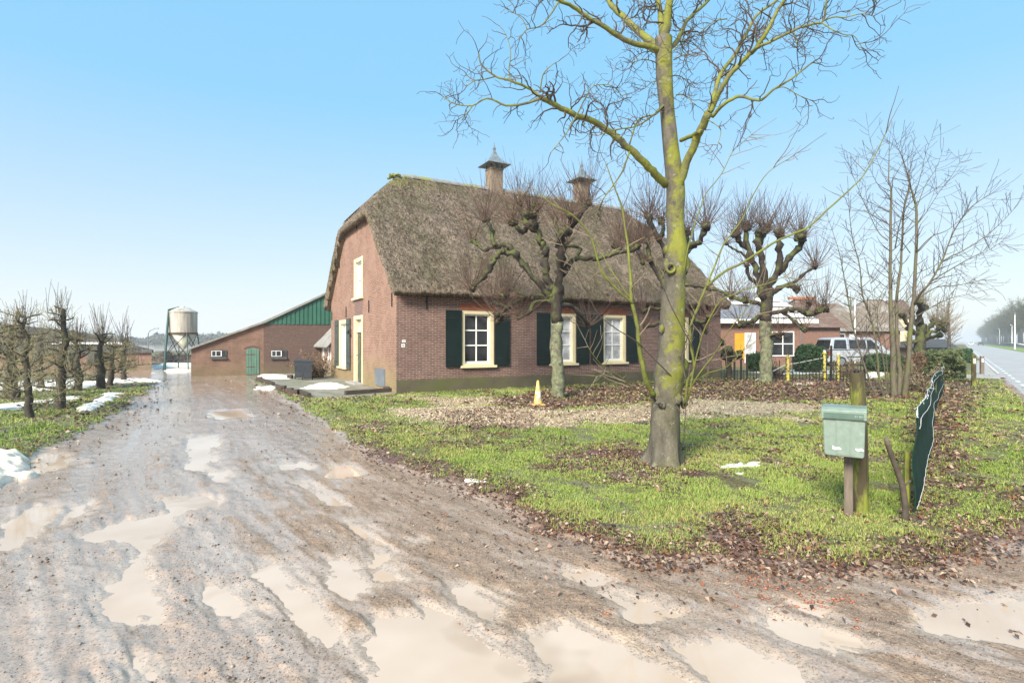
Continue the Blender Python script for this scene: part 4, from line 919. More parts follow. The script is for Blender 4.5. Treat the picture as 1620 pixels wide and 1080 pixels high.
# ---- pollarded lindens
SHN = 1.2
def pollard(name, label, base, Y, trunk, limbs, knobs, seed, sh_n=24, sh_l=(.5, 1.2), grp='pollarded lindens along the front of the farmhouse', r=.2, shoot='shoot', low=True):
    rn = random.Random(seed); x, y = g(*base); Y = y
    t = thing(name, (x, y, 0), label, 'tree', grp)
    tw = MB(); pts = [wp(a, b, Y) for a, b in trunk]; pp, rs = smooth(pts, taper(r, r*.85, len(pts)), 4)
    pp = [p+rv(rn)*r*.10 for p in pp]; rs = [q*(1+rn.uniform(-.08, .10)) for q in rs]; rs[0] *= 1.25
    cut = max(2, int(len(pp)*.62)) if low else 1
    if low: tw2 = MB(); tw2.tube(pp[:cut+1], rs[:cut+1], 12, .09, rn); tw2.build('trunk', M['bark_poll_low'], t, smooth=True)
    tw.tube(pp[cut if low else 0:], rs[cut if low else 0:], 12, .09, rn)
    tw.build('upper_trunk' if low else 'trunk', M['bark_poll'], t, smooth=True)
    for pl, r0, r1 in limbs:
        n = len(pl); e = rn.uniform(-1, 1); pts = []
        for i, q in enumerate(pl): pts.append(wp(q[0], q[1], Y+e*i/(n-1)*1.1))
        pp, rs = smooth(pts, taper(r0, r1, n), 4); pp = [p+rv(rn)*r0*.45 for p in pp]; rs = [q*(1+rn.uniform(-.25, .40)) for q in rs]
        b = MB(); b.tube(pp, rs, 8, .18, rn); b.build('limb', M['bark_poll'], t, smooth=True)
        knobs = knobs+[('end', pp[-1], r1)]
    for k in knobs:
        kb = MB(); shm = MB()
        if k[0] == 'end': c, kr, k_n = k[1], k[2]*1.25, sh_n
        else:
            c = wp(k[0], k[1], Y+rn.uniform(-.6, .6)); kr = k[2]; k_n = int(sh_n*k[3])
        kr *= 1.25; kb.blob(c, kr*.9, rn, 2, .25)
        for _ in range(6): kb.blob(c+rv(rn)*kr*.8, kr*rn.uniform(.45, .85), rn, 1, .35)
        for _ in range(int(k_n*SHN)):
            d = (rv(rn)*1.25+Vector((0, 0, 1.0))).normalized()
            if d.z < -.1: d.z = .1
            l = rn.uniform(*sh_l)*(1-.35*(1-max(d.z, 0))); p = c+rv(rn)*kr*.9; pts = [p]; l *= 1.45
            for i in range(4): d = (d+rv(rn)*.07+Vector((0, 0, .09))).normalized(); p = p+d*l/4; pts.append(p)
            shm.tube(pts, taper(.0075*(Y/16)**.5, .0036*(Y/16)**.5, 5), 3, caps=False)
            if rn.random() < .35:
                q = pts[2]; d2 = (d+rv(rn)*.5).normalized(); shm.tube([q, q+d2*l*.2, q+d2*l*.35+Vector((0, 0, .05))], [.005, .004, .003], 3, caps=False)
        kk = kb.build('knuckle', M['bark_poll'], t, smooth=True); s_o = shm.build('shoots', M[shoot], t); s_o.parent = kk
    return t
pollard('linden_tree', 'pollarded linden with a lichen-spotted trunk beside the traffic cone, nearest the house corner', (882,631), 0,
    [(882,632),(883,600),(880,560),(881,520),(880,480),(883,452)],
    [([(874,470),(866,465),(850,446),(826,416),(817,404),(800,399),(790,401),(778,416),(770,432),(760,446),(746,458)], .10, .05),
     ([(820,406),(808,392),(799,387),(788,391),(778,390),(768,396),(758,390),(748,382)], .07, .045),
     ([(784,390),(779,376),(778,363),(771,350)], .055, .05),
     ([(876,460),(866,440),(863,425),(864,401),(860,388),(855,378),(846,362)], .12, .08),
     ([(848,364),(835,360),(826,366),(812,353)], .07, .06), ([(848,364),(846,345),(850,328)], .08, .07), ([(838,360),(828,345),(821,325)], .07, .06),
     ([(884,460),(884,431),(888,401),(887,378),(897,366)], .13, .08), ([(897,368),(905,350),(900,340)], .07, .06), ([(888,380),(880,360),(877,346)], .06, .05), ([(895,372),(912,350),(930,322)], .05, .06),
     ([(886,440),(894,425),(912,410),(935,407),(950,410),(965,404),(989,398),(1010,390)], .085, .05),
     ([(910,412),(916,400),(918,392),(905,389),(895,389)], .045, .04),
     ([(876,482),(867,476),(847,478),(835,496),(822,502)], .06, .04), ([(874,474),(855,466),(838,468),(815,478),(799,484),(780,478)], .065, .05),
     ([(838,470),(820,462),(806,458),(798,470)], .05, .04), ([(806,484),(794,496),(788,508)], .06, .06), ([(888,482),(900,484),(915,493),(925,505),(930,514)], .06, .05)],
    [(800,470,.08,1.2),(790,500,.09,1),(840,340,.10,1.6),(812,352,.08,1.2),(746,458,.06,1.2),(766,348,.06,1.1),(980,396,.07,1),(1000,392,.08,1),(905,345,.08,1.2),(925,325,.07,1)], 31, 27, (.5, 1.25), r=.185)
pollard('linden_tree', 'pollarded linden half hidden behind the big tree trunk, gnarled arms against the thatch', (1064,619), 0,
    [(1064,619),(1063,580),(1065,540),(1063,500),(1066,470),(1064,440)],
    [([(1060,470),(1045,440),(1030,415),(1012,400),(1000,388)], .10, .06), ([(1030,415),(1026,392),(1023,376)], .07, .06), ([(1062,440),(1052,400),(1040,375),(1028,345)], .11, .07),
     ([(1042,378),(1050,365),(1046,350)], .08, .07), ([(1066,440),(1078,410),(1084,390),(1088,370)], .11, .07), ([(1082,392),(1098,386),(1108,380),(1118,358)], .08, .08),
     ([(1078,412),(1090,398),(1098,388)], .06, .05), ([(1060,480),(1045,488),(1030,488),(1016,493)], .06, .05), ([(1070,470),(1085,486),(1100,505),(1116,524)], .07, .05),
     ([(1100,505),(1112,510),(1124,500)], .05, .05), ([(1012,400),(1016,408),(1017,416)], .05, .05), ([(1070,450),(1100,452),(1130,458),(1155,467)], .06, .05), ([(1064,500),(1040,512),(1020,518)], .05, .05)],
    [(1000,385,.09,1.3),(1020,380,.09,1.1),(1115,362,.10,1.6),(1088,368,.08,1.2),(1028,343,.08,1.4),(1046,350,.08,1.3),(972,390,.08,1)], 32, 25, (.55, 1.3), r=.19)
pollard('linden_tree', 'pollarded linden standing alone before the iron fence and the orange door panel', (1211,606), 0,
    [(1211,607),(1212,575),(1213,545),(1211,515),(1212,490),(1214,468)],
    [([(1208,470),(1201,447),(1192,418),(1183,388),(1180,360)], .13, .10), ([(1186,392),(1172,384),(1165,371)], .09, .09), ([(1192,420),(1176,402),(1160,394),(1150,386)], .06, .04),
     ([(1212,468),(1210,430),(1203,400),(1198,382),(1204,368)], .13, .11), ([(1200,388),(1208,374),(1214,362)], .08, .08), ([(1218,466),(1221,447),(1230,424),(1233,394),(1234,371)], .14, .10),
     ([(1232,430),(1239,424),(1254,403),(1269,382),(1268,374)], .11, .13), ([(1216,470),(1230,458),(1248,452),(1260,457)], .09, .09), ([(1230,456),(1256,446),(1272,434),(1290,422)], .07, .05),
     ([(1216,497),(1236,492),(1254,489),(1268,492),(1281,496),(1304,489)], .09, .09), ([(1270,494),(1276,488),(1279,482)], .07, .06), ([(1236,492),(1248,501),(1260,512),(1272,520)], .06, .07),
     ([(1208,498),(1200,500),(1188,508),(1172,514)], .08, .09), ([(1208,485),(1200,480),(1190,478),(1180,474)], .07, .08), ([(1190,478),(1172,474),(1158,470)], .06, .07), ([(1204,448),(1186,440),(1182,420)], .06, .06), ([(1214,530),(1224,530),(1233,530)], .07, .08)],
    [(1180,358,.11,1.8),(1207,366,.11,1.8),(1235,370,.11,1.5),(1267,375,.13,2),(1165,370,.10,1.4),(1296,490,.10,1.2),(1290,424,.06,1.4)], 33, 26, (.55, 1.35), r=.25)
pollard('linden_tree', 'low knobbly pollard with a thin dark stem near the right end of the farmhouse', (1153,598), 0,
    [(1153,598),(1153,580),(1152,568)], [([(1152,568),(1142,562),(1136,560)], .13, .13), ([(1152,568),(1160,560),(1168,561)], .12, .12), ([(1152,566),(1150,560),(1152,556)], .13, .14)], [(1142,543,.10,.3),(1128,541,.09,.3)], 34, 3, (.2, .5), grp='low pollards by the neighbouring drive', r=.14, low=False)
pollard('linden_tree', 'gnarled old pollard behind the multi-stemmed tree, beside the clipped hedge', (1456,590), 0,
    [(1456,590),(1455,560),(1457,530),(1459,512)], [([(1458,515),(1456,500),(1458,488),(1452,478)], .15, .09), ([(1458,490),(1466,486)], .10, .08), ([(1460,540),(1470,528),(1484,520),(1492,512)], .12, .08), ([(1458,530),(1472,514),(1486,506),(1496,510)], .11, .09), ([(1454,530),(1440,520),(1430,500),(1425,498)], .11, .08), ([(1454,545),(1442,540),(1436,545)], .10, .08), ([(1458,536),(1474,534),(1488,530)], .10, .08), ([(1456,522),(1446,508),(1442,494)], .10, .08)],
    [(1488,512,.11,1),(1494,522,.10,1),(1430,500,.10,1),(1438,520,.10,1),(1458,482,.10,1),(1476,506,.10,1)], 35, 22, (.4, 1.0), grp='low pollards by the neighbouring drive', r=.26, shoot='shoot_pale', low=False)

# ---- young multi-stemmed tree on the right
YM = g(1420, 629)[1]
mt = thing('multi_stem_tree', (*g(1420, 629), 0), 'bare green-stemmed tree with several slender trunks at the right end of the lawn', 'tree')
RS, DS = .58, 4.6
mcr = MB(); ST3 = dict(seg=.14, wig=.12, up=.07, br=.45, ratio=.5, ang=.62, rmin=.005)
def ms(pl, dy, r0, r1, dens=.35, tl=1.3, name='limb', start=.2, lev=1): limb(pl, dy, r0, r1, dens, tl, 'bark_multi', name, start, YM, ST3, mt, mcr, lev, 1.0, 7)
ms([(1416,628),(1413,600),(1414,563),(1411,530),(1410,501),(1409,458),(1409,378),(1410,303),(1406,285),(1407,228)], .4, .17, .012, .30, 1.0, 'trunk', .45)
ms([(1431,628),(1434,600),(1437,573),(1441,512),(1446,470),(1448,420),(1450,335),(1441,297),(1430,257),(1420,233)], -.4, .15, .012, .30, 1.0, 'trunk', .45)
ms([(1421,626),(1424,590),(1421,560),(1418,480),(1425,420),(1430,330),(1438,295),(1441,250)], .7, .12, .010, .3, .9, 'trunk', .4)
ms([(1447,482,-.2),(1458,462,-.6),(1469,450,-.8),(1489,415,-1.0),(1510,364,-1.2),(1537,327,-1.3),(1572,305,-1.5)], 0, .065, .010, .45, 1.0)
ms([(1489,415,-1.0),(1505,405,-1.1),(1523,397,-1.2),(1558,375,-1.4),(1585,351,-1.5),(1603,332,-1.6)], 0, .035, .008, .45, .9)
ms([(1468,452,-.8),(1478,442,-.6),(1518,418,-.3),(1540,406,0),(1560,398,.2),(1584,383,.3)], 0, .035, .008, .5, .9)
ms([(1445,478,-.2),(1480,455,.3),(1510,452,.5),(1540,446,.8),(1556,442,.9)], 0, .030, .007, .6, .8)
ms([(1450,500,-.2),(1485,480,-.4),(1510,470,-.6),(1532,465,-.7)], 0, .028, .007, .6, .8)
ms([(1405,381,.2),(1392,370,.3),(1381,351,.5),(1365,316,.8),(1352,284,1),(1338,252,1.2)], 0, .028, .008, .3, .8)
ms([(1408,310,.3),(1398,302,.2),(1387,289,0),(1378,270,-.2),(1371,249,-.3)], 0, .018, .007, .3, .7)
ms([(1406,287,.3),(1394,268,.5),(1384,244,.6),(1376,220,.8),(1373,198,.9)], 0, .014, .006, .3, .6)
ms([(1416,392,.1),(1422,360,-.3),(1430,330,-.5),(1438,300,-.7),(1436,262,-.8)], 0, .03, .008, .35, .8)
ms([(1450,398,-.3),(1473,375,-.5),(1490,368,-.7),(1505,360,-.9),(1532,335,-1.1)], 0, .03, .008, .45, .8)
ms([(1450,330,-.3),(1462,297,-.1),(1476,275,.1),(1483,262,.2),(1490,242,.3)], 0, .022, .007, .35, .8)
ms([(1451,355,-.3),(1466,335,.1),(1483,308,.4),(1505,279,.6),(1521,252,.8)], 0, .022, .007, .35, .8)
ms([(1446,312,-.3),(1456,280,-.6),(1464,245,-.7),(1474,218,-.8)], 0, .018, .006, .3, .7)
ms([(1440,400,-.3),(1425,380,-.6),(1412,370,-.9),(1390,355,-1.2),(1372,330,-1.4)], 0, .022, .007, .4, .8)
ms([(1416,450,.2),(1400,425,.5),(1380,412,.8),(1360,395,1.0)], 0, .022, .007, .5, .8)
ms([(1412,500,.1),(1440,470,.6),(1460,440,.9),(1480,430,1.1)], 0, .022, .007, .5, .8)
# slim shrubby stems left of it
sb = thing('thin_stem_shrub', (*g(1398, 629), 0), 'leggy shrub of slim leaning stems left of the multi-stemmed tree', 'shrub')
def ms2(pl, dy, r0, r1, **k): limb(pl, dy, r0, r1, k.get('dens', .4), k.get('tl', .8), 'bark_multi', 'stem', .25, YM, ST3, sb, scr, 1, 1.0, 6)
scr = MB()
ms2([(1400,629),(1392,608),(1388,563),(1380,512),(1365,467),(1360,420),(1349,378),(1344,338),(1342,310)], -.6, .07, .008)
ms2([(1396,629),(1382,618),(1370,585),(1359,552),(1351,522),(1341,471),(1332,420),(1325,390),(1309,342)], .5, .06, .008)
ms2([(1404,629),(1402,600),(1396,560),(1388,510),(1392,470),(1404,450)], .4, .045, .01)
ms2([(1400,629),(1380,622),(1362,605),(1352,585),(1345,560)], -.3, .045, .01, dens=.9)
ms2([(1406,629),(1404,590),(1400,540),(1385,490),(1376,440)], -.7, .03, .008, dens=.7)
ms2([(1398,629),(1388,590),(1376,560),(1372,545),(1370,520)], .7, .03, .008, dens=.8)
mcr.build('crown', M['twig'], mt); scr.build('twigs', M['twig'], sb)

# ---- old espalier fruit trees on the left
def fruit(label, base, topy, r, seed, whip=.7, spread=.65, arms=()):
    rn = random.Random(seed); x, y = g(*base); Y = y; ht = H+(540-topy)/F*Y
    t = thing('fruit_tree', (x, y, 0), label, 'fruit tree', 'old fruit trees along the left verge')
    pts = []; n = 11
    lx = rn.uniform(-.15, .15)
    for i in range(n): f = i/(n-1); pts.append(Vector((x+lx*f+rn.uniform(-.035, .035), y+rn.uniform(-.03, .03), -.03+ht*f)))
    r *= .66; b = MB(); pp, rs = smooth(pts, taper(r*1.15, r*.42, n), 3); b.tube(pp, [q*(1+rn.uniform(-.1, .18)) for q in rs], 9, .12, rn); b.build('trunk', M['bark_fruit'], t, smooth=True)
    lb = MB(); cr = MB(); ST4 = dict(seg=.07, wig=.38, up=.08, br=.42, ratio=.5, ang=1.0, rmin=.0035*max(1, Y/14))
    spots = []
    for k in range(int(16+ht*4)):
        f = rn.uniform(.25, 1); z = ht*f; an_ = rn.uniform(0, 6.28); d = Vector((math.cos(an_), math.sin(an_)*.7, rn.uniform(-.1, .35)))
        l = spread*rn.uniform(.3, .9)*(1.15-.5*f); p = pp[min(int(f*len(pp)), len(pp)-1)].copy(); q = [p]; rr_ = r*.25*rn.uniform(.6, 1.2)
        for i in range(5): d = (d.normalized()+rv(rn)*.25+Vector((0, 0, .05))).normalized(); p = p+d*l/5; q.append(p)
        lb.tube(q, taper(rr_, rr_*.5, 6), 6, .15, rn, caps=False); spots += q[2:]
    for ax, az, l in arms:
        d = Vector((ax, rn.uniform(-.3, .3), .1)).normalized(); p = Vector((x, y, az)); q = [p]
        for i in range(7): d = (d+Vector((0, 0, .12 if i > 2 else -.02))+rv(rn)*.12).normalized(); p = p+d*l/7; q.append(p)
        lb.tube(q, taper(r*.32, r*.12, 8), 7, .12, rn); spots += q[2:]*2
    for p in spots:
        for _ in range(3): twig(cr, p, rv(rn)+Vector((0, 0, .3)), rn.uniform(.12, .40), .005, 1, rn, ST4)
    wm = MB()
    for _ in range(40):
        p = pp[-1-int(rn.random()*5)]+rv(rn)*.12 if rn.random() < .6 else rn.choice(spots); d = Vector((rn.uniform(-.3, .3), rn.uniform(-.3, .3), 1)).normalized(); l = whip*rn.uniform(.4, 1.1); q = [p]
        for i in range(4): d = (d+rv(rn)*.06).normalized(); p = p+d*l/4; q.append(p)
        wm.tube(q, taper(.0055*max(1, Y/13), .003*max(1, Y/13), 5), 3, caps=False)
    lb.build('branches', M['bark_fruit'], t, smooth=True); cr.build('spurs', M['twig_fruit'], t); wm.build('water_shoots', M['twig'], t)
fruit('leaning fruit tree thick with lichened spurs, nearest the drive and second from the left edge', (47,664), 500, .11, 1, .5, .75, ((-1, .45, 1.1), (1, .35, .9), (-1, .6, .8)))
fruit('tall fruit tree with a straight dark trunk and a knobbly head, tallest of the row', (94,652), 488, .15, 2, .75, .6, ((-1, .55, .9), (1, .5, .5)))
fruit('stout fruit tree at the left edge behind the leaning one, trunk in the snow', (20,634), 515, .22, 3, .6, 1.1, ((1, 1.1, 1.0), (-1, .9, 1.2)))
fruit('upright fruit tree beside a thin stake, behind the tallest one', (125,620), 534, .17, 4, .9, .9, ())
fruit('fruit tree with a forked foot and flat dark head, in the middle of the row', (158,617), 528, .19, 5, 1.1, .9, ((-1, .35, .7),))
fruit('slender light-barked fruit tree close behind the one with a forked foot', (174,613), 545, .15, 6, .5, .9, ())
fruit('last fruit tree of the row toward the yard, a thin one with curled top', (197,604), 535, .15, 7, 1.3, .7, ((1, .7, 1.0), (-1, .7, .9)))
fruit('fruit tree cut by the left edge of the picture, low spreading limbs', (-28,655), 510, .16, 8, .6, 1.1, ((1, .45, 1.4), (1, .7, 1.0)))
fruit('thin fruit tree standing in the snow between the stout and the tallest tree', (64,618), 540, .14, 9, .8, 1.0, ())
sx_, sy_ = g(119, 619); st_ = thing('stake', (sx_, sy_, 0), 'thin wooden stake beside the upright fruit tree', 'stake'); b = MB(); b.tube([(sx_, sy_, -.05), (sx_+.02, sy_, .9)], .035, 7); b.build('stake_pole', M['wood_end'], st_)

# ---- avenue beyond the road, one tree copied with its parts
def far_tree(hh, seed):
    rn = random.Random(seed)
    t = thing('avenue_tree', (0, 0, 0), 'x', 'tree')
    b = MB(); b.tube([(0, 0, -.2), (.1, 0, hh*.25), (0, .1, hh*.5), (.1, 0, hh*.8)], [.42, .32, .22, .08], 7); b.build('trunk', M['far_trunk'], t, True)
    b = MB()
    for _ in range(70):
        z = hh*rn.uniform(.30, .62); an_ = rn.uniform(0, 6.28); p = Vector((0, 0, z)); d = Vector((math.cos(an_), math.sin(an_), rn.uniform(.35, 1.3))).normalized(); l = hh*rn.uniform(.22, .40); q = [p]
        for i in range(4): d = (d+rv(rn)*.16+Vector((0, 0, .06))).normalized(); p = p+d*l/4; q.append(p)
        b.tube(q, [.09, .06, .045, .03, .02], 3, caps=False)
        for i in range(1, 5):
            for _ in range(7):
                e = (d+rv(rn)*1.0).normalized(); l2 = hh*rn.uniform(.03, .11); m_ = q[i]+e*l2*.5+rv(rn)*.1; b.tube([q[i], m_, m_+(e+rv(rn)*.5)*l2*.5], [.028, .022, .014], 3, caps=False)
    b.build('crown', M['far_tree'], t, True); return t
ta = far_tree(17, 1); rf = random.Random(9); first = True; names = []
for k in range(72):
    s = 215+k*8.5+rf.uniform(-1.5, 1.5); o_ = 17+rf.uniform(-.6, .6)+(k % 2)*7; x, y = road(s, o_)
    lab = 'one of the grey-green bare trees in the hazy avenue beyond the road'
    if first: t = ta; t.location = (x, y, 0); t['label'] = lab; t['group'] = 'hazy avenue of tall bare trees beyond the road'; first = False
    else: t = dup(ta, (x, y, 0), rf.uniform(0, 6.28), lab, 'hazy avenue of tall bare trees beyond the road')
    e = rf.uniform(.9, 1.12); t.scale = (e, e, e)
# two bare roadside trees beyond the neighbours
def far_bare(px, base, topy, seed, label, r=.16, n=50):
    rn = random.Random(seed); x, y = g(px, base); ht = H+(540-topy)/F*y
    t = thing('bare_tree', (x, y, 0), label, 'tree'); b = MB(); b.tube([(x, y, -.1), (x+.1, y, ht*.3), (x, y, ht*.65), (x+.1, y, ht*.95)], [r, r*.75, r*.45, .02], 8); b.build('trunk', M['far_trunk'], t)
    b = MB(); S5 = dict(seg=ht*.05, wig=.16, up=.06, br=.5, ratio=.5, ang=.7, rmin=.012)
    for _ in range(n):
        z = ht*rn.uniform(.22, .85); an_ = rn.uniform(0, 6.28); twig(b, Vector((x, y, z)), Vector((math.cos(an_), math.sin(an_), rn.uniform(.4, 1.2))), ht*rn.uniform(.18, .42)*(1.15-z/ht*.6), r*.22, 2, rn, S5)
    b.build('crown', M['shoot_pale'], t)
far_bare(1500, 572, 462, 3, 'fine-twigged bare tree rising behind the clipped hedge by the road')
far_bare(1482, 566, 470, 4, 'second bare tree behind the hedge, left of the fine-twigged one', .14, 36)
far_bare(1400, 556, 478, 6, 'brownish bare tree between the thatched neighbours and the hedge', .3, 60)
far_bare(1345, 556, 455, 7, 'thin bare tree rising over the neighbouring roofs', .25, 40)
# ------------------------------------------------------------ feed silo
YS = 33.0; cS = wp(289.7, 540, YS); rS = 20*YS/F
silo = thing('feed_silo', (cS.x, cS.y, 0), 'stained cream feed silo with a conical bottom on green steel legs', 'silo')
zt, zm, zb2, ztip = H+52/F*YS, H+46/F*YS, H+13/F*YS, H-10/F*YS
b = MB(); b.lathe([(rS, zb2), (rS, zm)], 28, (cS.x, cS.y, 0)); b.build('tank', M['silo'], silo, smooth=False)
b = MB(); b.lathe([(rS+.03, zm-.03), (rS+.02, zm+.02), (rS*.85, zm+.10), (rS*.45, zm+.26), (.10, zt+.06), (.1, zt+.12), (.01, zt+.13)], 28, (cS.x, cS.y, 0)); b.build('lid', M['silo'], silo, smooth=True)
b = MB(); b.lathe([(.09, ztip-.12), (.09, ztip), (rS-.01, zb2-.02)], 28, (cS.x, cS.y, 0)); b.build('cone', M['silo_cone'], silo, smooth=True)
b = MB(); b.lathe([(rS+.002, zb2-.05), (rS+.035, zb2-.04), (rS+.035, zb2+.03), (rS+.002, zb2+.04)], 28, (cS.x, cS.y, 0)); b.build('ring', M['rust'], silo)
ft = []
for sx2, sy2 in ((-1, -1), (1, -1), (1, 1), (-1, 1)):
    a = Vector((cS.x+sx2*rS*.72, cS.y+sy2*rS*.72, zb2+.02)); f_ = Vector((cS.x+sx2*rS*.98, cS.y+sy2*rS*.98, -.05)); ft.append((a, f_)); b = MB(); b.tube([a, f_], .034, 6); b.build('leg', M['green_steel'], silo)
b = MB()
for i in range(4):
    a, f_ = ft[i]; c, d = ft[(i+1) % 4]; b.tube([a, c.lerp(d, .62)], .022, 5); b.tube([c, a.lerp(f_, .62)], .022, 5); b.tube([a.lerp(f_, .62), c.lerp(d, .62)], .025, 5)
b.build('brace', M['iron'], silo)
b = MB(); fx = wp(260.6, 588, g(260.6, 588)[1]); b.tube([(cS.x-.25, cS.y, zt+.05), (cS.x-rS-.02, cS.y-.15, zm+.12), wp(267.5, 490, YS-.5), wp(262, 548, YS-1.0), wp(260.6, 588.5, YS-1.6)], .07, 8); b.build('filling_pipe', M['green_steel'], silo, smooth=True)

# street lamp beyond the shed
q = wp(234.5, 548, 60); lp = thing('street_lamp', (q.x, q.y, 0), 'small grey street lamp seen over the end of the long shed', 'street lamp')
b = MB(); b.tube([(q.x, q.y, 0), (q.x, q.y, 2.55)], .06, 6); b.build('pole', M['zinc'], lp)
b = MB(); b.tube([(q.x, q.y, 2.55), (q.x+.2, q.y, 2.8), (q.x+.75, q.y, 3.05)], .04, 6); b.build('arm', M['zinc'], lp)
b = MB(); b.box(q.x+.7, q.x+1.1, q.y-.08, q.y+.08, 3.0, 3.1); b.build('lamp_head', M['zinc'], lp)

# brush heaps in the yard behind
def heap(px0, px1, by, hy, Y, label, mat, seed, name='brush_heap', cat='brush heap'):
    rn = random.Random(seed); a, c = wp(px0, by, Y), wp(px1, by, Y); hgt = (by-hy)/F*Y; t = thing(name, ((a.x+c.x)/2, Y, 0), label, cat)
    n = 36; b = MB(); vs = []
    for i in range(n+1):
        for j in range(13):
            u = i/n; w = j/12; e = math.sin(math.pi*u)**.5*math.sin(math.pi*w)**.6
            vs.append((a.x+(c.x-a.x)*u, Y-1+2.5*w, -.05+hgt*e*(.6+.7*float(vn(np.array(u*7.), np.array(w*4.), seed)))))
    b.add(vs, [(i*13+j, (i+1)*13+j, (i+1)*13+j+1, i*13+j+1) for i in range(n) for j in range(12)]); b.build('mound', M[mat], t, smooth=False)
    b = MB()
    for _ in range(240):
        u = rn.random(); p = Vector((a.x+(c.x-a.x)*u, Y-1+2*rn.random(), hgt*math.sin(math.pi*u)**.5*rn.uniform(.2, .95))); d = rv(rn); d.z = abs(d.z)*.6; b.tube([p, p+d*rn.uniform(.2, .6)], [.025, .012], 3, caps=False)
    b.build('sticks', M['pile'], t); return t
heap(246, 274, 572, 556, 44, 'dark heap of brushwood in the yard left of the silo leg', 'pile', 1)
heap(262, 305, 573, 561, 46, 'lower heap of rubble and branches in the yard under the silo', 'pile', 2)
heap(284, 330, 574, 562, 43, 'low heap beside the barn corner, streaked with snow', 'dark_bank', 3)
# far tree belt beyond the fields, too many to count
rn2 = np.random.RandomState(5); n = 30000; an_ = np.radians(rn2.uniform(-46, -2, n)); R_ = rn2.uniform(330, 420, n)
hz_ = rn2.rand(n)**1.3*(2.5+4.5*vn(np.degrees(an_)*.8, np.zeros(n), 3)); P0 = np.stack([R_*np.sin(an_), R_*np.cos(an_), hz_], 1)
d = rn2.normal(size=(n, 3)); e = rn2.normal(size=(n, 3)); VV = np.stack([P0, P0+d*.9, P0+e*.5+np.array([0, 0, .6])], 1).reshape(-1, 3)
o = np_mesh('far_wood', VV, np.arange(3*n).reshape(-1, 3), M['far_wood']); o['kind'] = 'stuff'; tag(o, 'faint grey belt of far-off trees on the horizon behind the yard', 'woods')

# ------------------------------------------------------------ yard in front of the gable
b = MB(); b.prism([(x, y, -.05) for x, y in pt_], (0, 0, .115)); o = b.build('patio', M['paving']); o['kind'] = 'structure'
def sleeper(pa, pb, label, hgt=.17, wd=.13, z0=.02, grp='timber edging of the patio'):
    a, c = Vector((*g(*pa), z0)), Vector((*g(*pb), z0)); d = (c-a).normalized(); s_ = Vector((-d.y, d.x, 0))*wd/2; b = MB(); b.prism([a-s_, c-s_, c+s_, a+s_], (0, 0, hgt)); o = b.build('timber_edging', M['wood_wet'], bevel=.012); tag(o, label, 'timber beam', grp); return o
sleeper((546, 628), (623, 622.5), 'long dark timber beam lying along the patio edge at the house corner')
sleeper((471, 625), (489, 632), 'short timber beam at the near left corner of the patio')
sleeper((439, 617.5), (447, 621.5), 'tilted stub of timber in the middle of the patio edge')
sleeper((412, 605), (432, 612.5), 'timber beam on the patio edge nearest the barn')
for px, py, lab in ((612, 622, 'short square stump rising from the long timber beam by the house corner'),(447, 620.5,'stump beside the tilted stub of timber'),(458, 625,'stump between the tilted stub and the near left corner'),(467, 627.5,'taller stump just left of the near corner timber'),(410, 604.5,'leftmost stump of the patio edging, toward the barn'),(459, 601, 'stump standing in the snow left of the bins'),(499, 599.5, 'stump in the snow right of the bins')):
    x, y = g(px, py); b = MB(); b.box(x-.10, x+.10, y-.10, y+.10, -.02, .22); tag(b.build('timber_stump', M['wood_wet'], bevel=.015), lab, 'timber stump', 'timber edging of the patio')

# bins
def wheelie(px, py, label, rz, y_off=0):
    x, y = g(px, py); y += y_off; t = thing('wheelie_bin', (x, y, .065), label, 'bin', 'two wheelie bins on the patio', rz); t.scale = (.74, .74, .95)
    b = MB(); hb_, wb, db = .80, .25, .29
    vs = []
    for z, w, d in ((.07, .20, .235), (.10, .21, .245), (.50, .245, .28), (.76, .27, .305), (.765, .285, .32), (.80, .285, .32)):
        vs += [(-w, -d, z), (w, -d, z), (w, d, z), (-w, d, z)]
    b.add(vs, [(i*4+k, i*4+(k+1) % 4, (i+1)*4+(k+1) % 4, (i+1)*4+k) for i in range(5) for k in range(4)]+[(3, 2, 1, 0), (20, 21, 22, 23)])
    b.build('body', M['bin'], t, True, bevel=.012)
    b = MB(); vs = []
    for z, w, d in ((.802, .30, .335), (.83, .30, .335), (.862, .26, .29), (.87, .2, .22)): vs += [(-w, -d, z), (w, -d, z), (w, d, z), (-w, d, z)]
    b.add(vs, [(i*4+k, i*4+(k+1) % 4, (i+1)*4+(k+1) % 4, (i+1)*4+k) for i in range(3) for k in range(4)]+[(3, 2, 1, 0), (12, 13, 14, 15)]); b.build('lid', M['bin'], t, True, bevel=.01)
    b = MB(); b.tube([(-.27, -.40, .80), (.27, -.40, .80)], .018, 8); b.box(-.27, -.23, -.41, -.31, .77, .80); b.box(.23, .27, -.41, -.31, .77, .80); b.build('handle', M['bin'], t, True)
    for s in (-1, 1):
        b = MB(); b.tube([(s*.235, -.20, .09), (s*.285, -.20, .09)], .09, 16); b.build('wheel', M['tyre'], t, True)
    b = MB(); b.box(-.16, .16, .236, .262, .16, .62); b.box(-.2, -.17, .225, .25, .1, .72); b.build('rib', M['bin'], t, True)
wheelie(486.5, 603.2, 'dark plastic wheelie bin on the patio, the right and nearer of the two', rad(200))
wheelie(472.5, 602.0, 'dark plastic wheelie bin on the patio, the left one half hidden by its twin', rad(195), .1)
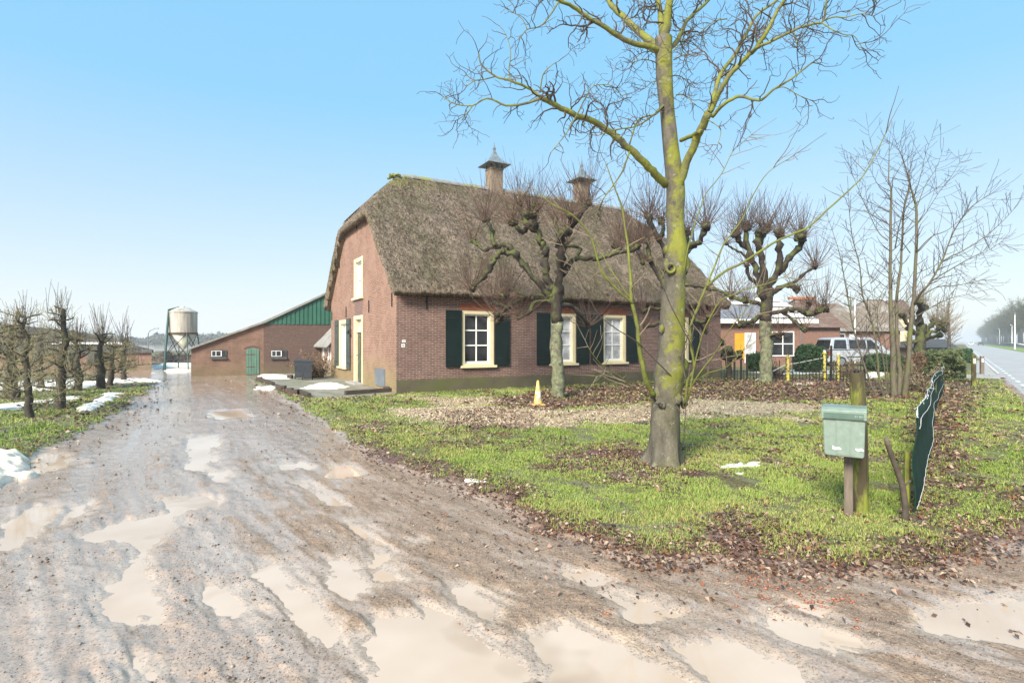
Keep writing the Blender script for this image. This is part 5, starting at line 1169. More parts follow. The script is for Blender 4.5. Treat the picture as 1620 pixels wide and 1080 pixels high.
def shrub(base, Y0, w, ht, n, label, mats, seed, name='shrub', stemm='shoot_pale'):
    rn = random.Random(seed); x, y = base; t = thing(name, (x, y, 0), label, 'shrub'); b = MB(); l = MB()
    for _ in range(n):
        a = rn.uniform(0, 6.28); d = Vector((math.cos(a)*rn.uniform(.1, 1), math.sin(a)*rn.uniform(.1, 1), rn.uniform(.8, 1.6))).normalized(); p = Vector((x+rn.uniform(-.2, .2)*w, y+rn.uniform(-.2, .2)*w, 0)); q = [p]; ll = ht*rn.uniform(.5, 1.1)
        for i in range(5): d = (d+rv(rn)*.18+Vector((d.x*.08, d.y*.08, -.10))).normalized(); p = p+d*ll/5; q.append(p)
        b.tube(q, taper(.012, .005, 6), 4, caps=False)
        for p in q[1:]:
            for _ in range(5):
                c = p+rv(rn)*rn.uniform(.02, .14)*w; u = rv(rn)*rn.uniform(.03, .07); v_ = rv(rn)*.03; l.quad(c-u, c+v_, c+u, c-v_)
    b.build('stems', M[stemm], t); l.build('leaves', M[mats], t)
shrub(g(503, 599.5), 0, 1.0, 1.35, 60, 'tall dry brown shrub with withered leaves behind the bins', 'dry', 3)
shrub(g(484, 590), 0, .9, 1.35, 40, 'pale straw-coloured shrub at the foot of the low lean-to', 'shoot_pale', 4)

# ------------------------------------------------------------ snow
def snow(pts, ht, label, seed=0, name='snow_patch', cat='snow patch', mat='snow', lump=.35, grp=None, ground_z=None, res=34):
    P_ = poly(pts); c = P_.mean(0); x0, y0 = P_.min(0)-.15; x1, y1 = P_.max(0)+.15
    nx = max(res, 12); xs = np.linspace(x0, x1, nx*2); ys = np.linspace(y0, y1, nx*2); X, Y = np.meshgrid(xs, ys); X = X.ravel(); Y = Y.ravel()
    sc = max(x1-x0, .5); d = -sdist(P_, X, Y)+(fbm(X*6/min(sc, 4), Y*6/min(sc, 4), 4, seed)-.5)*min(sc, 3)*.30
    wd = min(y1-y0, x1-x0)*.28; base = masks(X, Y)['h'] if ground_z is None else np.full(X.shape, ground_z)
    Z = base-.03+(ht+.03)*np.clip(d/wd, -.4, 1)**1*np.where(d > 0, 1, 1)
    Z = np.where(d > 0, base-.012+(ht+.012)*np.clip(d/wd, 0, 1)**.45*(1+lump*(fbm(X*3.5, Y*3.5, 4, seed+2)-.5)*2), base-.06)
    n = nx*2; ix = np.arange(n*n).reshape(n, n); Fq = np.stack([ix[:-1, :-1].ravel(), ix[:-1, 1:].ravel(), ix[1:, 1:].ravel(), ix[1:, :-1].ravel()], 1)
    keep = (d[Fq] > -.08*sc/4).any(1); Fq = Fq[keep]; used = np.unique(Fq); mp = np.zeros(n*n, int); mp[used] = np.arange(len(used))
    o = np_mesh(name, np.stack([X, Y, Z], 1)[used], mp[Fq], M[mat], smooth=True); tag(o, label, cat, grp); return o
M['snow_dirty'] = mvar('dirty_snow', (.98, .84, .68), (.84, .69, .52), 5, .6, .5, .03, c=(.5, .38, .27), cs=3, camt=(.54, .72), spec=.3)
snow([(-160,785),(-60,790),(5,762),(36,750),(62,738),(58,726),(20,722),(-60,720),(-160,725)], .15, 'big dirty heap of shovelled snow at the left edge beside the drive', 3, 'snow_heap', 'snow heap', 'snow_dirty', .9, res=60)
snow([(120,656),(135,645),(158,641),(162,648),(145,654),(130,657)], .11, 'white rounded snow lump on the left verge, the nearer of two', 4)
snow([(150,640),(165,631),(185,631),(182,637),(165,641)], .12, 'white snow lump on the left verge, the farther of two', 5)
snow([(152,630),(170,621),(190,623),(188,629),(170,631)], .03, 'thin scatter of snow on the grass beyond the two lumps', 6)
snow([(-80,655),(0,644),(60,636),(128,629),(120,636),(60,645),(0,654),(-80,668)], .04, 'long thin strip of snow running behind the two nearest fruit trees', 7, ground_z=.06)
snow([(-200,628),(0,606),(120,602),(215,600),(235,604),(170,610),(120,617),(60,622),(0,628),(-200,650)], .05, 'wide sheet of snow lying between the fruit trees and the long shed', 8, ground_z=.06)
snow([(205,603),(240,600.5),(262,603.5),(245,606.5),(215,606)], .08, 'snow ridge at the far tip of the left verge', 9)
snow([(475,617.5),(497,609.5),(525,607),(556,616),(530,619)], .05, 'white snow patch on the patio before the gable', 10, ground_z=.065)
snow([(406,601.5),(420,594),(465,595.5),(462,601.5),(430,602.5)], .05, 'snow patch on the far side of the patio left of the bins', 11, ground_z=.065)
snow([(408,612),(440,613),(444,616),(425,619),(405,616)], .04, 'small snow patch outside the timber edging', 12)
snow([(258,585),(278,578.5),(304,579.5),(304,589),(280,590),(262,590)], .10, 'dirty snow heap at the foot of the barn corner', 13, mat='snow_dirty')
snow([(238,580),(262,574),(318,574),(310,578),(260,583),(245,590)], .04, 'sheet of snow in the yard behind the silo', 14)
snow([(1128,743),(1150,739),(1172,738),(1182,743),(1160,748),(1145,747)], .025, 'small snow patch on the lawn right of the big tree', 15)
snow([(1172,740),(1190,736),(1206,740),(1196,746),(1180,745)], .022, 'second small snow patch beside it, farther right on the lawn', 16)
snow([(1160,754),(1176,753),(1178,757),(1164,758)], .02, 'tiny crumb of snow in front of the lawn patches', 17)
snow([(735,765),(752,765),(768,771),(748,772)], .02, 'crumb of snow on the drive edge of the lawn', 18)
snow([(1250,608),(1290,607),(1296,610),(1262,611.5)], .03, 'thin snow patch before the iron fence', 19)
snow([(1500,597),(1512,595.5),(1514,598),(1502,599.5)], .03, 'small snow patch on the roadside lawn', 20)
snow([(1355,596),(1380,590),(1402,592),(1400,598),(1370,600)], .06, 'snow on the neighbouring garden beside the multi-stemmed tree', 21)
snow([(1180,590),(1230,587),(1330,588),(1330,592),(1240,594)], .05, 'snow along the neighbouring drive behind the fence', 22)
for s0, s1, o0, o1, z, lab in ((45, 92, 13.2, 14.4, 1.02, 'near white band of snow along the bank top across the road'), (60, 190, 12.2, 12.8, .52, 'lower white band of snow on the slope across the road'), (95, 320, 13.0, 14.2, 1.06, 'far white band of snow along the bank across the road')):
    n = 60; vs = []; nb = 40
    for i in range(n+1):
        s = s0+(s1-s0)*i/n; fi = nb*math.log(max(s, 42)/42)/math.log(700/42); hv = .75+.35*math.sin(fi*.55)
        zz = hv*(1.0 if z > .9 else .52)
        for f_, dz in ((0, -.04), (.3, .05), (.7, .06), (1, -.03)): q = road(s, o0+(o1-o0)*f_+.12*math.sin(i*.9)); vs.append((q[0], q[1], zz+dz))
    b = MB(); b.add(vs, [(i*4+j, i*4+j+1, (i+1)*4+j+1, (i+1)*4+j) for i in range(n) for j in range(3)]); tag(b.build('snow_band', M['snow'], smooth=True), lab, 'snow band')

# ------------------------------------------------------------ traffic cone
x, y = g(851, 643.5); cn = thing('traffic_cone', (x, y, .05), 'weathered orange and yellow traffic cone on the lawn before the farmhouse', 'traffic cone', rz=.3)
b = MB(); vs = [(-.16, -.16, -.02), (.16, -.16, -.02), (.16, .16, -.02), (-.16, .16, -.02), (-.155, -.155, .03), (.155, -.155, .03), (.155, .155, .03), (-.155, .155, .03)]; b.add(vs, [(3,2,1,0),(4,5,6,7),(0,1,5,4),(1,2,6,5),(2,3,7,6),(3,0,4,7)]); b.build('base', M['cone'], cn, True, bevel=.015)
b = MB(); b.lathe([(.115, .031), (.105, .06), (.03, .60), (.02, .62), (.015, .62)], 20); b.build('cone', M['cone'], cn, True, smooth=True)
b = MB(); b.lathe([(.0905, .17), (.0912, .171), (.0655, .345), (.0645, .345)], 20); b.build('sleeve', mvar('dirty_white_sleeve', (.70, .68, .62), (.55, .50, .42), 12, .6, .2, c=(.72, .46, .05), cs=8, camt=(.5, .55)), cn, True, smooth=True)

# ------------------------------------------------------------ mailbox on its post, bent stick, old post
YB = 5.0; x, y = g(1342, 829); mbx = thing('mailbox', (x, y, .04), 'green plastic mailbox with two torn stickers on a square wooden post', 'mailbox', rz=rad(-33))
ox = wp(1342, 0, YB).x
def mz(py): return H+(540-py)/F*4.92-.04
cx_ = -.0; w2 = .162
b = MB(); z0, z1 = mz(722), mz(662); 
front = [(-w2+.012, z0+.018), (-w2+.03, z0+.004), (w2-.02, z0-.0), (w2-.008, z0+.014), (w2-.0, z1), (-w2-.0, z1)]
vs = [(cx_-.03+a, -.16, c) for a, c in front]+[(cx_-.03+a, .04, c) for a, c in front]; k = 6
b.add(vs, [tuple(range(6)), tuple(range(6, 12))[::-1]]+[((i+1) % 6, i, 6+i, 6+(i+1) % 6) for i in range(6)])
bd = b.build('body', M['mail'], mbx, True, bevel=.008)
b = MB(); b.box(cx_-.03-w2*.33-.006, cx_-.03-w2*.33, -.168, -.161, z0+.02, z1-.004); b.box(cx_-.03+w2*.30, cx_-.03+w2*.30+.006, -.168, -.161, z0+.02, z1-.004)
b.box(cx_-.03-w2*.33+.001, cx_-.03+w2*.30-.001, -.1645, -.1605, z0+.02, z1-.004); b.build('front_rib', M['mail'], mbx, True)
b = MB(); zt_ = mz(645); pr = [(-.185, z1-.005), (-.185, zt_-.02), (-.15, zt_+.004), (.05, zt_+.012), (.055, z1)]
b.prism([(cx_-.03-w2-.012, a, c) for a, c in pr], (2*w2+.024, 0, 0)); ld = b.build('lid', M['mail'], mbx, True, bevel=.006)
b = MB(); b.box(cx_-.03-w2+.01, cx_-.03+w2-.01, -.189, -.1855, z1+.002, z1+.052); b.build('flap', M['mail_dark'], ld, True)
b = MB()
for k, w in enumerate((.010, .004, .012, .008, .010)): b.box(cx_+.055+k*.016, cx_+.055+k*.016+w, -.1915, -.1895, z1+.02, z1+.038)
b.build('embossed_lettering', M['mail'], ld, True)
rn = random.Random(4)
for ex in (-.115, .055):
    pts = [(cx_+ex-.0+q0*.05+rn.uniform(-.006, .006), -.1685, z0+.07+q1*.020+rn.uniform(-.006, .006)) for q0, q1 in ((0, 0), (.4, -.5), (.8, -.3), (1.2, -.6), (1.3, .4), (.9, .9), (.5, .7), (.1, 1.1))]
    b = MB(); b.prism(pts, (0, .004, 0)); b.build('sticker', M['sticker'], mbx, True)
b = MB(); px0 = -.0; b.box(px0-.036, px0+.036, .045, .11, -.15, mz(700)); b.build('post', M['wood_end'], mbx, True, bevel=.006)
x, y = g(1360, 826); y += .15; x = wp(1361, 0, y).x; po = thing('old_post', (x, y, 0), 'thick mossy round fence post right behind the mailbox', 'post')
b = MB(); rp = random.Random(8); b.tube([(x, y, -.1), (x+.0, y, .5), (x-.012, y, 1.0), (x-.035, y, 1.36)], [.072, .066, .064, .062], 14, .04, rp); b.build('post_shaft', M['post_moss'], po, smooth=False)
b = MB(); b.blob((x-.035, y, 1.375), .03, rp, 1, .3, .6); b.blob((x-.055, y-.02, 1.368), .02, rp, 1, .3, .6); b.build('moss_tuft', M['iron'], po)
x, y = g(1431, 833); sk = thing('bent_stick', (x, y, 0), 'bent dark branch with a sawn top stuck in the grass between mailbox and fence', 'stick')
b = MB(); pts, rs = smooth([wp(1431, 838, y), wp(1432, 800, y), wp(1428, 770, y), wp(1421, 748, y), wp(1410, 720, y-.03), wp(1403, 697, y-.05)], [.030, .026, .025, .023, .022, .021], 3); b.tube(pts, rs, 9, .08, rp); b.build('branch', M['twig'], sk, smooth=True)
b = MB(); b.tube([wp(1426, 772, y), wp(1440, 760, y+.12)], [.012, .008], 6); b.build('side_twig', M['twig'], sk)
b = MB(); b.tube([wp(1403, 697, y-.05), wp(1402, 691, y-.05)], [.0205, .013], 8); b.build('cut_end', M['wood_end'], sk)

# ------------------------------------------------------------ green sheet fence
A = np.array(g(1441, 820)); B = np.array(g(1489.5, 619)); fn = thing('sheet_fence', (A[0], A[1], 0), 'wavy dark green sheet fence with pale frayed edges beside the verge', 'fence')
n = 90; dF = (B-A); nF = np.array([dF[1], -dF[0]])/np.hypot(*dF)
def fz_top(f): return .985-.14*f+.03*math.sin(f*14)+.012*math.sin(f*37+1)-(.05 if f < .02 else 0)
def fpt(f, z, off=0): w = .035*math.sin(f*8+z*1.0)+.010*math.sin(f*31+z*4); q = A+dF*f+nF*(w+off+.02*math.sin(z*9)); return Vector((q[0], q[1], z))
b = MB(); vs = []; NZ = 10
ff = [(i/n)**1.5 for i in range(n+1)]
for f in ff:
    for j in range(NZ+1): z = .02+(fz_top(f)-.02)*j/NZ; vs.append(fpt(f, z))
for f in ff:
    for j in range(NZ+1): z = .02+(fz_top(f)-.02)*j/NZ; vs.append(fpt(f, z, .012))
K = NZ+1; N0 = (n+1)*K
fs = [(i*K+j, (i+1)*K+j, (i+1)*K+j+1, i*K+j+1) for i in range(n) for j in range(NZ)]; fs += [tuple(q+N0 for q in t[::-1]) for t in fs]
fs += [(i*K+NZ, (i+1)*K+NZ, N0+(i+1)*K+NZ, N0+i*K+NZ) for i in range(n)]+[(j+1, j, N0+j, N0+j+1) for j in range(NZ)]
b.add(vs, fs); b.build('sheet', M['fence_cloth'], fn, smooth=True)
rf2 = random.Random(3)
def twine(fun, lab, r=.006):
    b = MB(); b.tube([fun(f)+rv(rf2)*.004 for f in ff], [r*.62 for f in ff], 5); return b.build(lab, M['twine'], fn)
twine(lambda f: fpt(f, fz_top(f)+.002, .006), 'edge_twine')
twine(lambda f: fpt(f, fz_top(f)-.10-.02*math.sin(f*13), .022), 'edge_twine', .0045)
twine(lambda f: fpt(f, .10+.20*min(1, f*3)+.03*math.sin(f*17), .022), 'edge_twine', .005)
b = MB()
for k in range(46):
    f = rf2.random()**1.6; p = fpt(f, fz_top(f), rf2.uniform(-.01, .02)); d = Vector((rf2.uniform(-.5, .5), rf2.uniform(-.5, .5), rf2.uniform(-1, .6))).normalized(); b.tube([p, p+d*rf2.uniform(.02, .07)], [.004, .002], 4)
b.build('frayed_edge', M['twine'], fn)
for f in (.01, .16, .36, .62, .99):
    q = A+dF*f+nF*-.04; b = MB(); b.tube([(q[0], q[1], -.1), (q[0]+.01, q[1], fz_top(f)*(.95 if f > .02 else .62))], .024, 8); b.build('stake', M['post_moss'], fn)

# ------------------------------------------------------------ reflector posts by the road
for px, py, ty, lab in ((1540.5, 613, 561.5, 'mossy square roadside post with a pale reflector, the nearer of the pair'), (1553.5, 594, 563, 'brown roadside post with a pale reflector, the farther of the pair')):
    x, y = g(px, py); ht = H+(540-ty)/F*y; t = thing('marker_post', (x, y, 0), lab, 'roadside post', 'reflector posts on the verge', rad(-20)); w = .062 if py > 600 else .075
    b = MB(); b.box(-w, w, -w, w, -.2, ht-.0); b.build('post', M['post_moss' if py > 600 else 'wood_end'], t, True, bevel=.02)
    b = MB(); b.box(-w*.5, w*.5, -w-.008, -w-.001, ht-.30, ht-.12); b.build('reflector', M['sticker'], t, True)
q = g(1605.5, 552.5); lp = thing('street_lamp', (q[0], q[1], 0), 'tall pale street light standing by the far side of the road', 'street lamp')
b = MB(); b.tube([(q[0], q[1], 0), (q[0], q[1], 7.4)], [.14, .08], 8); b.build('pole', M['white'], lp)
b = MB(); b.tube([(q[0], q[1], 7.35), (q[0]-.15, q[1]-.2, 7.5), (q[0]-.7, q[1]-.8, 7.55)], [.06, .06, .09], 6); b.build('lamp_head', M['zinc'], lp)
for k, s in enumerate((250, 330)):
    q = road(s, 13.0); lp = thing('street_lamp', (q[0], q[1], 0), ('slim street light beyond the bank, before the avenue trunks', 'farthest small street light along the avenue')[k], 'street lamp'); b = MB(); b.tube([(q[0], q[1], 0), (q[0], q[1], 7)], [.16, .1], 6); b.build('pole', M['white'], lp); b = MB(); b.tube([(q[0], q[1], 7), (q[0]-1.2, q[1]-.8, 7.2)], .13, 6); b.build('lamp_head', M['white'], lp)

# ------------------------------------------------------------ vehicles
def carbody(t, prof, wid, mat, name='body', inset=.0):
    b = MB(); n = len(prof); ys = [(-wid/2+.06, .955), (-wid/2, 1), (wid/2, 1), (wid/2-.06, .955)]
    vs = []
    for yy, s in ((-wid/2+.10, 0), (-wid/2, 1), (wid/2, 1), (wid/2-.10, 0)):
        for x, z in prof:
            vs.append((x*(1 if s else .985), yy*(1-.13*max(0, (z-.95))), z if s else z))
    return b, vs
def vehicle(name, label, loc, rz, Ln, Ht, Wd, van=True, paint='van'):
    t = thing(name, loc, label, 'van' if van else 'car', rz=rz)
    if van: lo = [(-Ln/2+.02, .32), (-Ln/2, .6), (-Ln/2+.03, 1.05)]; hood = [(Ln/2-1.0, 1.12), (Ln/2-.25, .92), (Ln/2-.02, .72), (Ln/2, .35)]; roofp = [(-Ln/2+.10, 1.1), (-Ln/2+.30, Ht-.08), (-Ln/2+.6, Ht), (Ln/2-1.95, Ht), (Ln/2-1.55, Ht-.10), (Ln/2-.9, 1.12)]
    else: lo = [(-Ln/2+.02, .3), (-Ln/2, .6), (-Ln/2+.05, .9)]; hood = [(Ln/2-1.1, .92), (Ln/2-.2, .75), (Ln/2, .6), (Ln/2, .3)]; roofp = [(-Ln/2+.3, .9), (-Ln/2+.8, Ht-.05), (-Ln/2+1.2, Ht), (Ln/2-2.0, Ht), (Ln/2-1.7, Ht-.06), (Ln/2-1.05, .9)]
    pf = lo+hood
    def ex(prof, wd0, wd1, zz0, zz1):
        vs = []; n = len(prof)
        for s in (-1, 1):
            for x, z in prof: w = wd0+(wd1-wd0)*min(1, max(0, (z-zz0)/(zz1-zz0))); vs.append((x, s*w/2, z))
        return vs, [tuple(range(n)), tuple(range(n, 2*n))[::-1]]+[((i+1) % n, i, n+i, n+(i+1) % n) for i in range(n)]
    b = MB(); vs, fs = ex(pf, Wd-.06, Wd, .3, .8); b.add(vs, fs); vs, fs = ex(roofp, Wd-.05, Wd-.42, 1.0, Ht); b.add(vs, fs); bd = b.build('body', M[paint], t, True, bevel=.04)
    zb_, zt_ = (1.16, Ht-.16) if van else (.94, Ht-.1)
    x0, x1 = roofp[0][0], roofp[-1][0]
    def glassq(xa, xb, xc, xd):
        for s in (-1, 1):
            yb = s*((Wd-.05+(-.37)*min(1, max(0, (zb_-1.0)/(Ht-1.0))))/2+.006); yt = s*((Wd-.05-.37*(zt_-1.0)/(Ht-1.0))/2+.006)
            gb = MB(); q = [(xa, yb, zb_), (xb, yb, zb_), (xc, yt, zt_), (xd, yt, zt_)]; gb.prism(q, (0, -s*.02, 0)); gb.build('side_window', M['glass'], t, True)
    if van: glassq(x0+.22, x0+1.15, x0+1.15, x0+.38); glassq(x0+1.35, x0+2.5, x0+2.5, x0+1.35); glassq(x0+2.62, x1-.35, x1-1.0, x0+2.62)
    else: glassq(x0+.25, x0+1.5, x0+1.5, x0+.7); glassq(x0+1.6, x1-.2, x1-.75, x0+1.6)
    w = (Wd-.42)/2-.02; i0 = roofp[-1]; i1 = roofp[-2]
    gb = MB(); gb.prism([(i0[0]-.02+.03, -w-.12, i0[1]+.03), (i0[0]+.01, w+.12, i0[1]+.03), (i1[0]+.04, w, i1[1]-.02), (i1[0]+.04, -w, i1[1]-.02)], (-.03, 0, 0)); gb.build('windscreen', M['glass'], t, True)
    i0 = roofp[0]; i1 = roofp[1]; gb = MB(); gb.prism([(i0[0]-.02, -w-.08, i0[1]+.08), (i0[0]-.02, w+.08, i0[1]+.08), (i1[0]-.03, w, i1[1]-.08), (i1[0]-.03, -w, i1[1]-.08)], (.03, 0, 0)); gb.build('rear_window', M['glass'], t, True)
    for xx in (-Ln/2+.85, Ln/2-.88):
        for s in (-1, 1):
            b = MB(); b.tube([(xx, s*(Wd/2-.22), .33), (xx, s*(Wd/2+.012), .33)], .33, 22); wh = b.build('wheel', M['tyre'], t, True); b = MB(); b.tube([(xx, s*(Wd/2-.1), .33), (xx, s*(Wd/2+.022), .33)], .21, 16); b.build('rim', M['zinc'], wh, True)
    lm = newmat('red_lens')[0]; lm.node_tree.nodes['Principled BSDF'].inputs['Base Color'].default_value = (.25, .02, .015, 1)
    for s in (-1, 1):
        b = MB(); b.box(-Ln/2-.012, -Ln/2+.12, s*(Wd/2-.06)-.065, s*(Wd/2-.06)+.068, .72, 1.04); b.build('tail_light', lm, t, True)
        b = MB(); b.box(Ln/2-.22, Ln/2-.005, s*(Wd/2-.22)-.15, s*(Wd/2-.22)+.15, .66, .82); b.build('headlight', M['white'], t, True)
        b = MB(); b.box(roofp[-1][0]-.55, roofp[-1][0]-.40, s*(Wd/2+.08)-.08, s*(Wd/2+.08)+.08, 1.1, 1.26); b.build('mirror', M[paint], t, True)
        b = MB()
        for z in (.62,): b.box(-Ln/2+1.3, Ln/2-1.4, min(s*(Wd/2-.01), s*(Wd/2+.018)), max(s*(Wd/2-.01), s*(Wd/2+.018)), z, z+.05)
        b.build('side_trim', M['iron'], t, True)
    b = MB(); b.box(-Ln/2-.05, -Ln/2+.1, -Wd/2+.05, Wd/2-.05, .30, .52); b.box(Ln/2-.1, Ln/2+.05, -Wd/2+.05, Wd/2-.05, .28, .50); b.build('bumper', M[paint], t, True, bevel=.03)
    return t
YV = 37.5; vehicle('minivan', 'silver minivan parked before the thatched neighbours, behind the hedge bush', (wp(1353, 0, YV).x, YV, 0), rad(4), 4.9, 1.92, 1.85)
q = road(330, 3.2); vehicle('distant_car', 'small pale car coming far down the hazy road', (q[0], q[1], 0), math.atan2(-RD[1], -RD[0]), 4.3, 1.45, 1.75, False, 'white')
q = road(290, 5.8); vehicle('distant_car', 'dark car driving away in the hazy distance, right lane', (q[0], q[1], 0), math.atan2(RD[1], RD[0]), 4.3, 1.5, 1.75, False, 'dark_trim')

# ------------------------------------------------------------ neighbouring bungalow
YN = 36.0
nb = thing('bungalow', (wp(1210, 0, YN).x, YN, 0), 'orange-brick bungalow with a white fascia, snowy dark roof and an orange door panel', 'house', rz=rad(3))
def xn(px): return (wp(px, 0, YN).x-nb.location.x)
def zn(py): return H+(540-py)/F*YN
x0, x1 = xn(1120), xn(1273)
b = MB(); b.box(x0, x1, 0, 9, -.1, zn(512)); b.build('wall', M['brick_house'], nb, True)
b = MB(); b.box(x0-.3, xn(1290), -.5, -.42, zn(511.5), zn(505)); b.box(x0-.3, xn(1290), -.42, 0.2, zn(511.5), zn(510.5)); b.build('fascia', M['white'], nb, True)
b = MB(); rd_ = zn(452); b.add([(x0-.3, -.45, zn(505)), (xn(1291), -.45, zn(505)), (xn(1283), 4.5, rd_-.5), (xn(1262), 5, rd_), (x0, 5, rd_+.25), (xn(1291), 10, zn(505)), (x0-.3, 10, zn(505))], [(0, 1, 2), (0, 2, 3, 4), (1, 5, 2), (2, 5, 3), (3, 5, 6, 4), (0, 4, 6)]); b.build('roof', mvar('dark_metal_roof', (.16, .16, .17), (.24, .24, .25), 2, .5, .2, sc=(3, 1, 1)), nb, True)
def onroof(x, f): return (x, -.45+5.45*f, zn(505)+(rd_-zn(505))*f+.02)
b = MB()
for k in range(4):
    f0 = .04+k*.19; xa = xn(1222+k*4); xb = xn(1287-k*3); b.prism([onroof(xa, f0), onroof(xb, f0), onroof(xb-.1, f0+.13), onroof(xa, f0+.13)], (0, -.02, .04))
for k in range(3):
    f0 = .50+k*.16; b.prism([onroof(xn(1142), f0), onroof(xn(1212), f0), onroof(xn(1212), f0+.08), onroof(xn(1142), f0+.08)], (0, -.02, .04))
b.build('snow', M['snow'], nb, True)
def nwin(xa, xb, ya, yb, cols, rows, glassm='glass', t=.07, par=None):
    a, c, z0, z1 = xn(xa), xn(xb), zn(yb), zn(ya); b = MB()
    b.box(a, a+t, -.06, -.001, z0, z1); b.box(c-t, c, -.06, -.001, z0, z1); b.box(a+t, c-t, -.06, -.001, z0, z0+t); b.box(a+t, c-t, -.06, -.001, z1-t, z1)
    for k in range(1, cols): x = a+(c-a)*k/cols; b.box(x-t*.4, x+t*.4, -.055, -.001, z0+t, z1-t)
    for k in range(1, rows): z = z0+(z1-z0)*k/rows; b.box(a+t, c-t, -.05, -.001, z-t*.35, z+t*.35)
    f = b.build('window', M['white'], par or nb, True); b = MB(); b.box(a+t*.8, c-t*.8, -.035, -.0005, z0+t*.8, z1-t*.8); b.build('pane', M[glassm], f, True)
nwin(1220, 1257, 524, 563.5, 2, 2)
nwin(1177, 1194.5, 526.5, 574, 1, 1, 'glass_curtain')
b = MB(); b.box(xn(1161), xn(1176.5), -.05, -.001, zn(568), zn(527)); b.build('door_panel', M['orange'], nb, True)
b = MB(); b.box(xn(1178), xn(1193.5), -.065, -.0365, zn(574), zn(560)); b.build('low_panel', M['green_sheet'], nb, True)
b = MB(); b.box(xn(1267), xn(1267.8), -.07, -.0, 0, zn(512)); b.build('downpipe', M['zinc'], nb, True)
b = MB(); b.box(xn(1247), xn(1249), 3.2, 3.7, rd_-.9, zn(452)+.6); b.build('flue', M['iron'], nb, True)

def gable_house(name, label, Y, rz, body, eave_py, ridge_py, rx, mat, wmat, yback=8, extra=None, hipd=1.2):
    x0, x1 = (wp(body[0], 0, Y).x, wp(body[1], 0, Y).x); cx = (x0+x1)/2; t = thing(name, (cx, Y, 0), label, 'house', rz=rz); z = lambda py: H+(540-py)/F*Y
    b = MB(); b.box(x0-cx, x1-cx, 0, yback, -.1, z(eave_py)); b.build('wall', M[wmat], t, True)
    e = z(eave_py); r = z(ridge_py); a0, a1 = wp(rx[0], 0, Y+yback/2).x-cx, wp(rx[1], 0, Y+yback/2).x-cx
    b = MB(); L0, L1 = x0-cx-.4, x1-cx+.4; vs = [(L0, -.4, e-.1), (L1, -.4, e-.1), (L1, yback+.4, e-.1), (L0, yback+.4, e-.1), (a0, yback/2, r), (a1, yback/2, r)]
    b.add(vs, [(0, 1, 5, 4), (1, 2, 5), (2, 3, 4, 5), (3, 0, 4), (3, 2, 1, 0)]); b.build('roof', M[mat], t, True); return t, z, cx
t, z, cx = gable_house('tiled_house', 'low wing with brown tiles and an orange ridge between bungalow and thatched house', 42, rad(2), (1252, 1330), 516, 466, (1262, 1290), 'tile', 'brick_house', 7)
b = MB(); a = wp(1250, 0, 45.5).x-cx; c = wp(1292, 0, 45.5).x-cx; b.box(a, c, 3.3, 3.7, z(466)-.1, z(466)+.10); b.build('ridge', M['tile_orange'], t, True)
t, z, cx = gable_house('thatched_house', 'brick neighbour under a grey thatched roof, behind the silver minivan', 44, rad(2), (1290, 1400), 522, 474, (1312, 1330), 'far_thatch', 'brick_house', 9)
Yt = 44.0
b = MB()
for k in range(3): a = wp(1303+k*11, 0, Yt).x-cx; c = wp(1313+k*11, 0, Yt).x-cx; b.box(a, c, -.08, -.0, z(536), z(529))
wf = b.build('window', M['glass'], t, True); b = MB(); a = wp(1300, 0, Yt).x-cx; c = wp(1336, 0, Yt).x-cx; b.box(a, c, -.07, -.001, z(538), z(526.5)); b.build('frame', M['white'], wf, True)
b = MB(); a = wp(1343, 0, Yt).x-cx; c = wp(1352, 0, Yt).x-cx; b.box(a, c, -.08, -.001, z(538), z(528)); b.build('window', M['white'], t, True)
b = MB(); a = wp(1281, 0, Yt-1).x-cx; c = wp(1315, 0, Yt-1).x-cx; b.box(a, c, -1.3, -.9, z(521.5), z(518)); b.build('cream_fascia', M['cream'], t, True)
t, z, cx = gable_house('thatched_house', 'second thatched roof with snow on its ridge, right of the white flagpole', 52, rad(-10), (1338, 1420), 522, 468, (1352, 1378), 'far_thatch', 'brick_shed', 10)
t, z, cx = gable_house('yellow_house', 'distant pale yellow house seen between the stems of the multi-stemmed tree', 60, 0, (1395, 1440), 500, 470, (1405, 1430), 'tile', 'cream', 8)
# flagpole
x, y = g(1352.5, 574.5); fp = thing('flagpole', (x, y, 0), 'slim white flagpole before the neighbouring houses', 'flagpole'); b = MB(); b.tube([(x, y, 0), (x, y, H+(540-476)/F*y)], [.06, .045], 10); b.build('pole', M['white'], fp); b = MB(); b.blob((x, y, H+(540-475)/F*y), .08, random.Random(1), 2, 0); b.build('finial', M['white'], fp)

# ------------------------------------------------------------ wrought iron fence, yellow posts
f0, f1 = np.array(g(1141, 603)), np.array(g(1372, 606)); fnc = thing('iron_fence', (f0[0], f0[1], 0), 'low black wrought-iron fence with spear points before the neighbouring garden', 'fence')
dd = f1-f0; LL = np.hypot(*dd); du = dd/LL; n = int(LL/.125)
b = MB()
def fh_(x): return .78 if x < LL*.34 else .62+.42*abs(math.sin((x-LL*.34)*1.15))
for k in range(n+1):
    x = k*.125; q = f0+du*x; h_ = fh_(x) if k % 2 == 0 else .48
    b.box(q[0]-.011, q[0]+.011, q[1]-.011, q[1]+.011, 0.0, h_)
    if k % 2 == 0: b.lathe([(.02, h_), (.026, h_+.03), (.002, h_+.10)], 5, (q[0], q[1], 0))
b.build('pickets', M['iron'], fnc)
b = MB()
for z in (.16, .44): q = f0+du*0; r_ = f1; b.tube([(q[0], q[1], z), (r_[0], r_[1], z)], .014, 5)
b.build('rail', M['iron'], fnc)
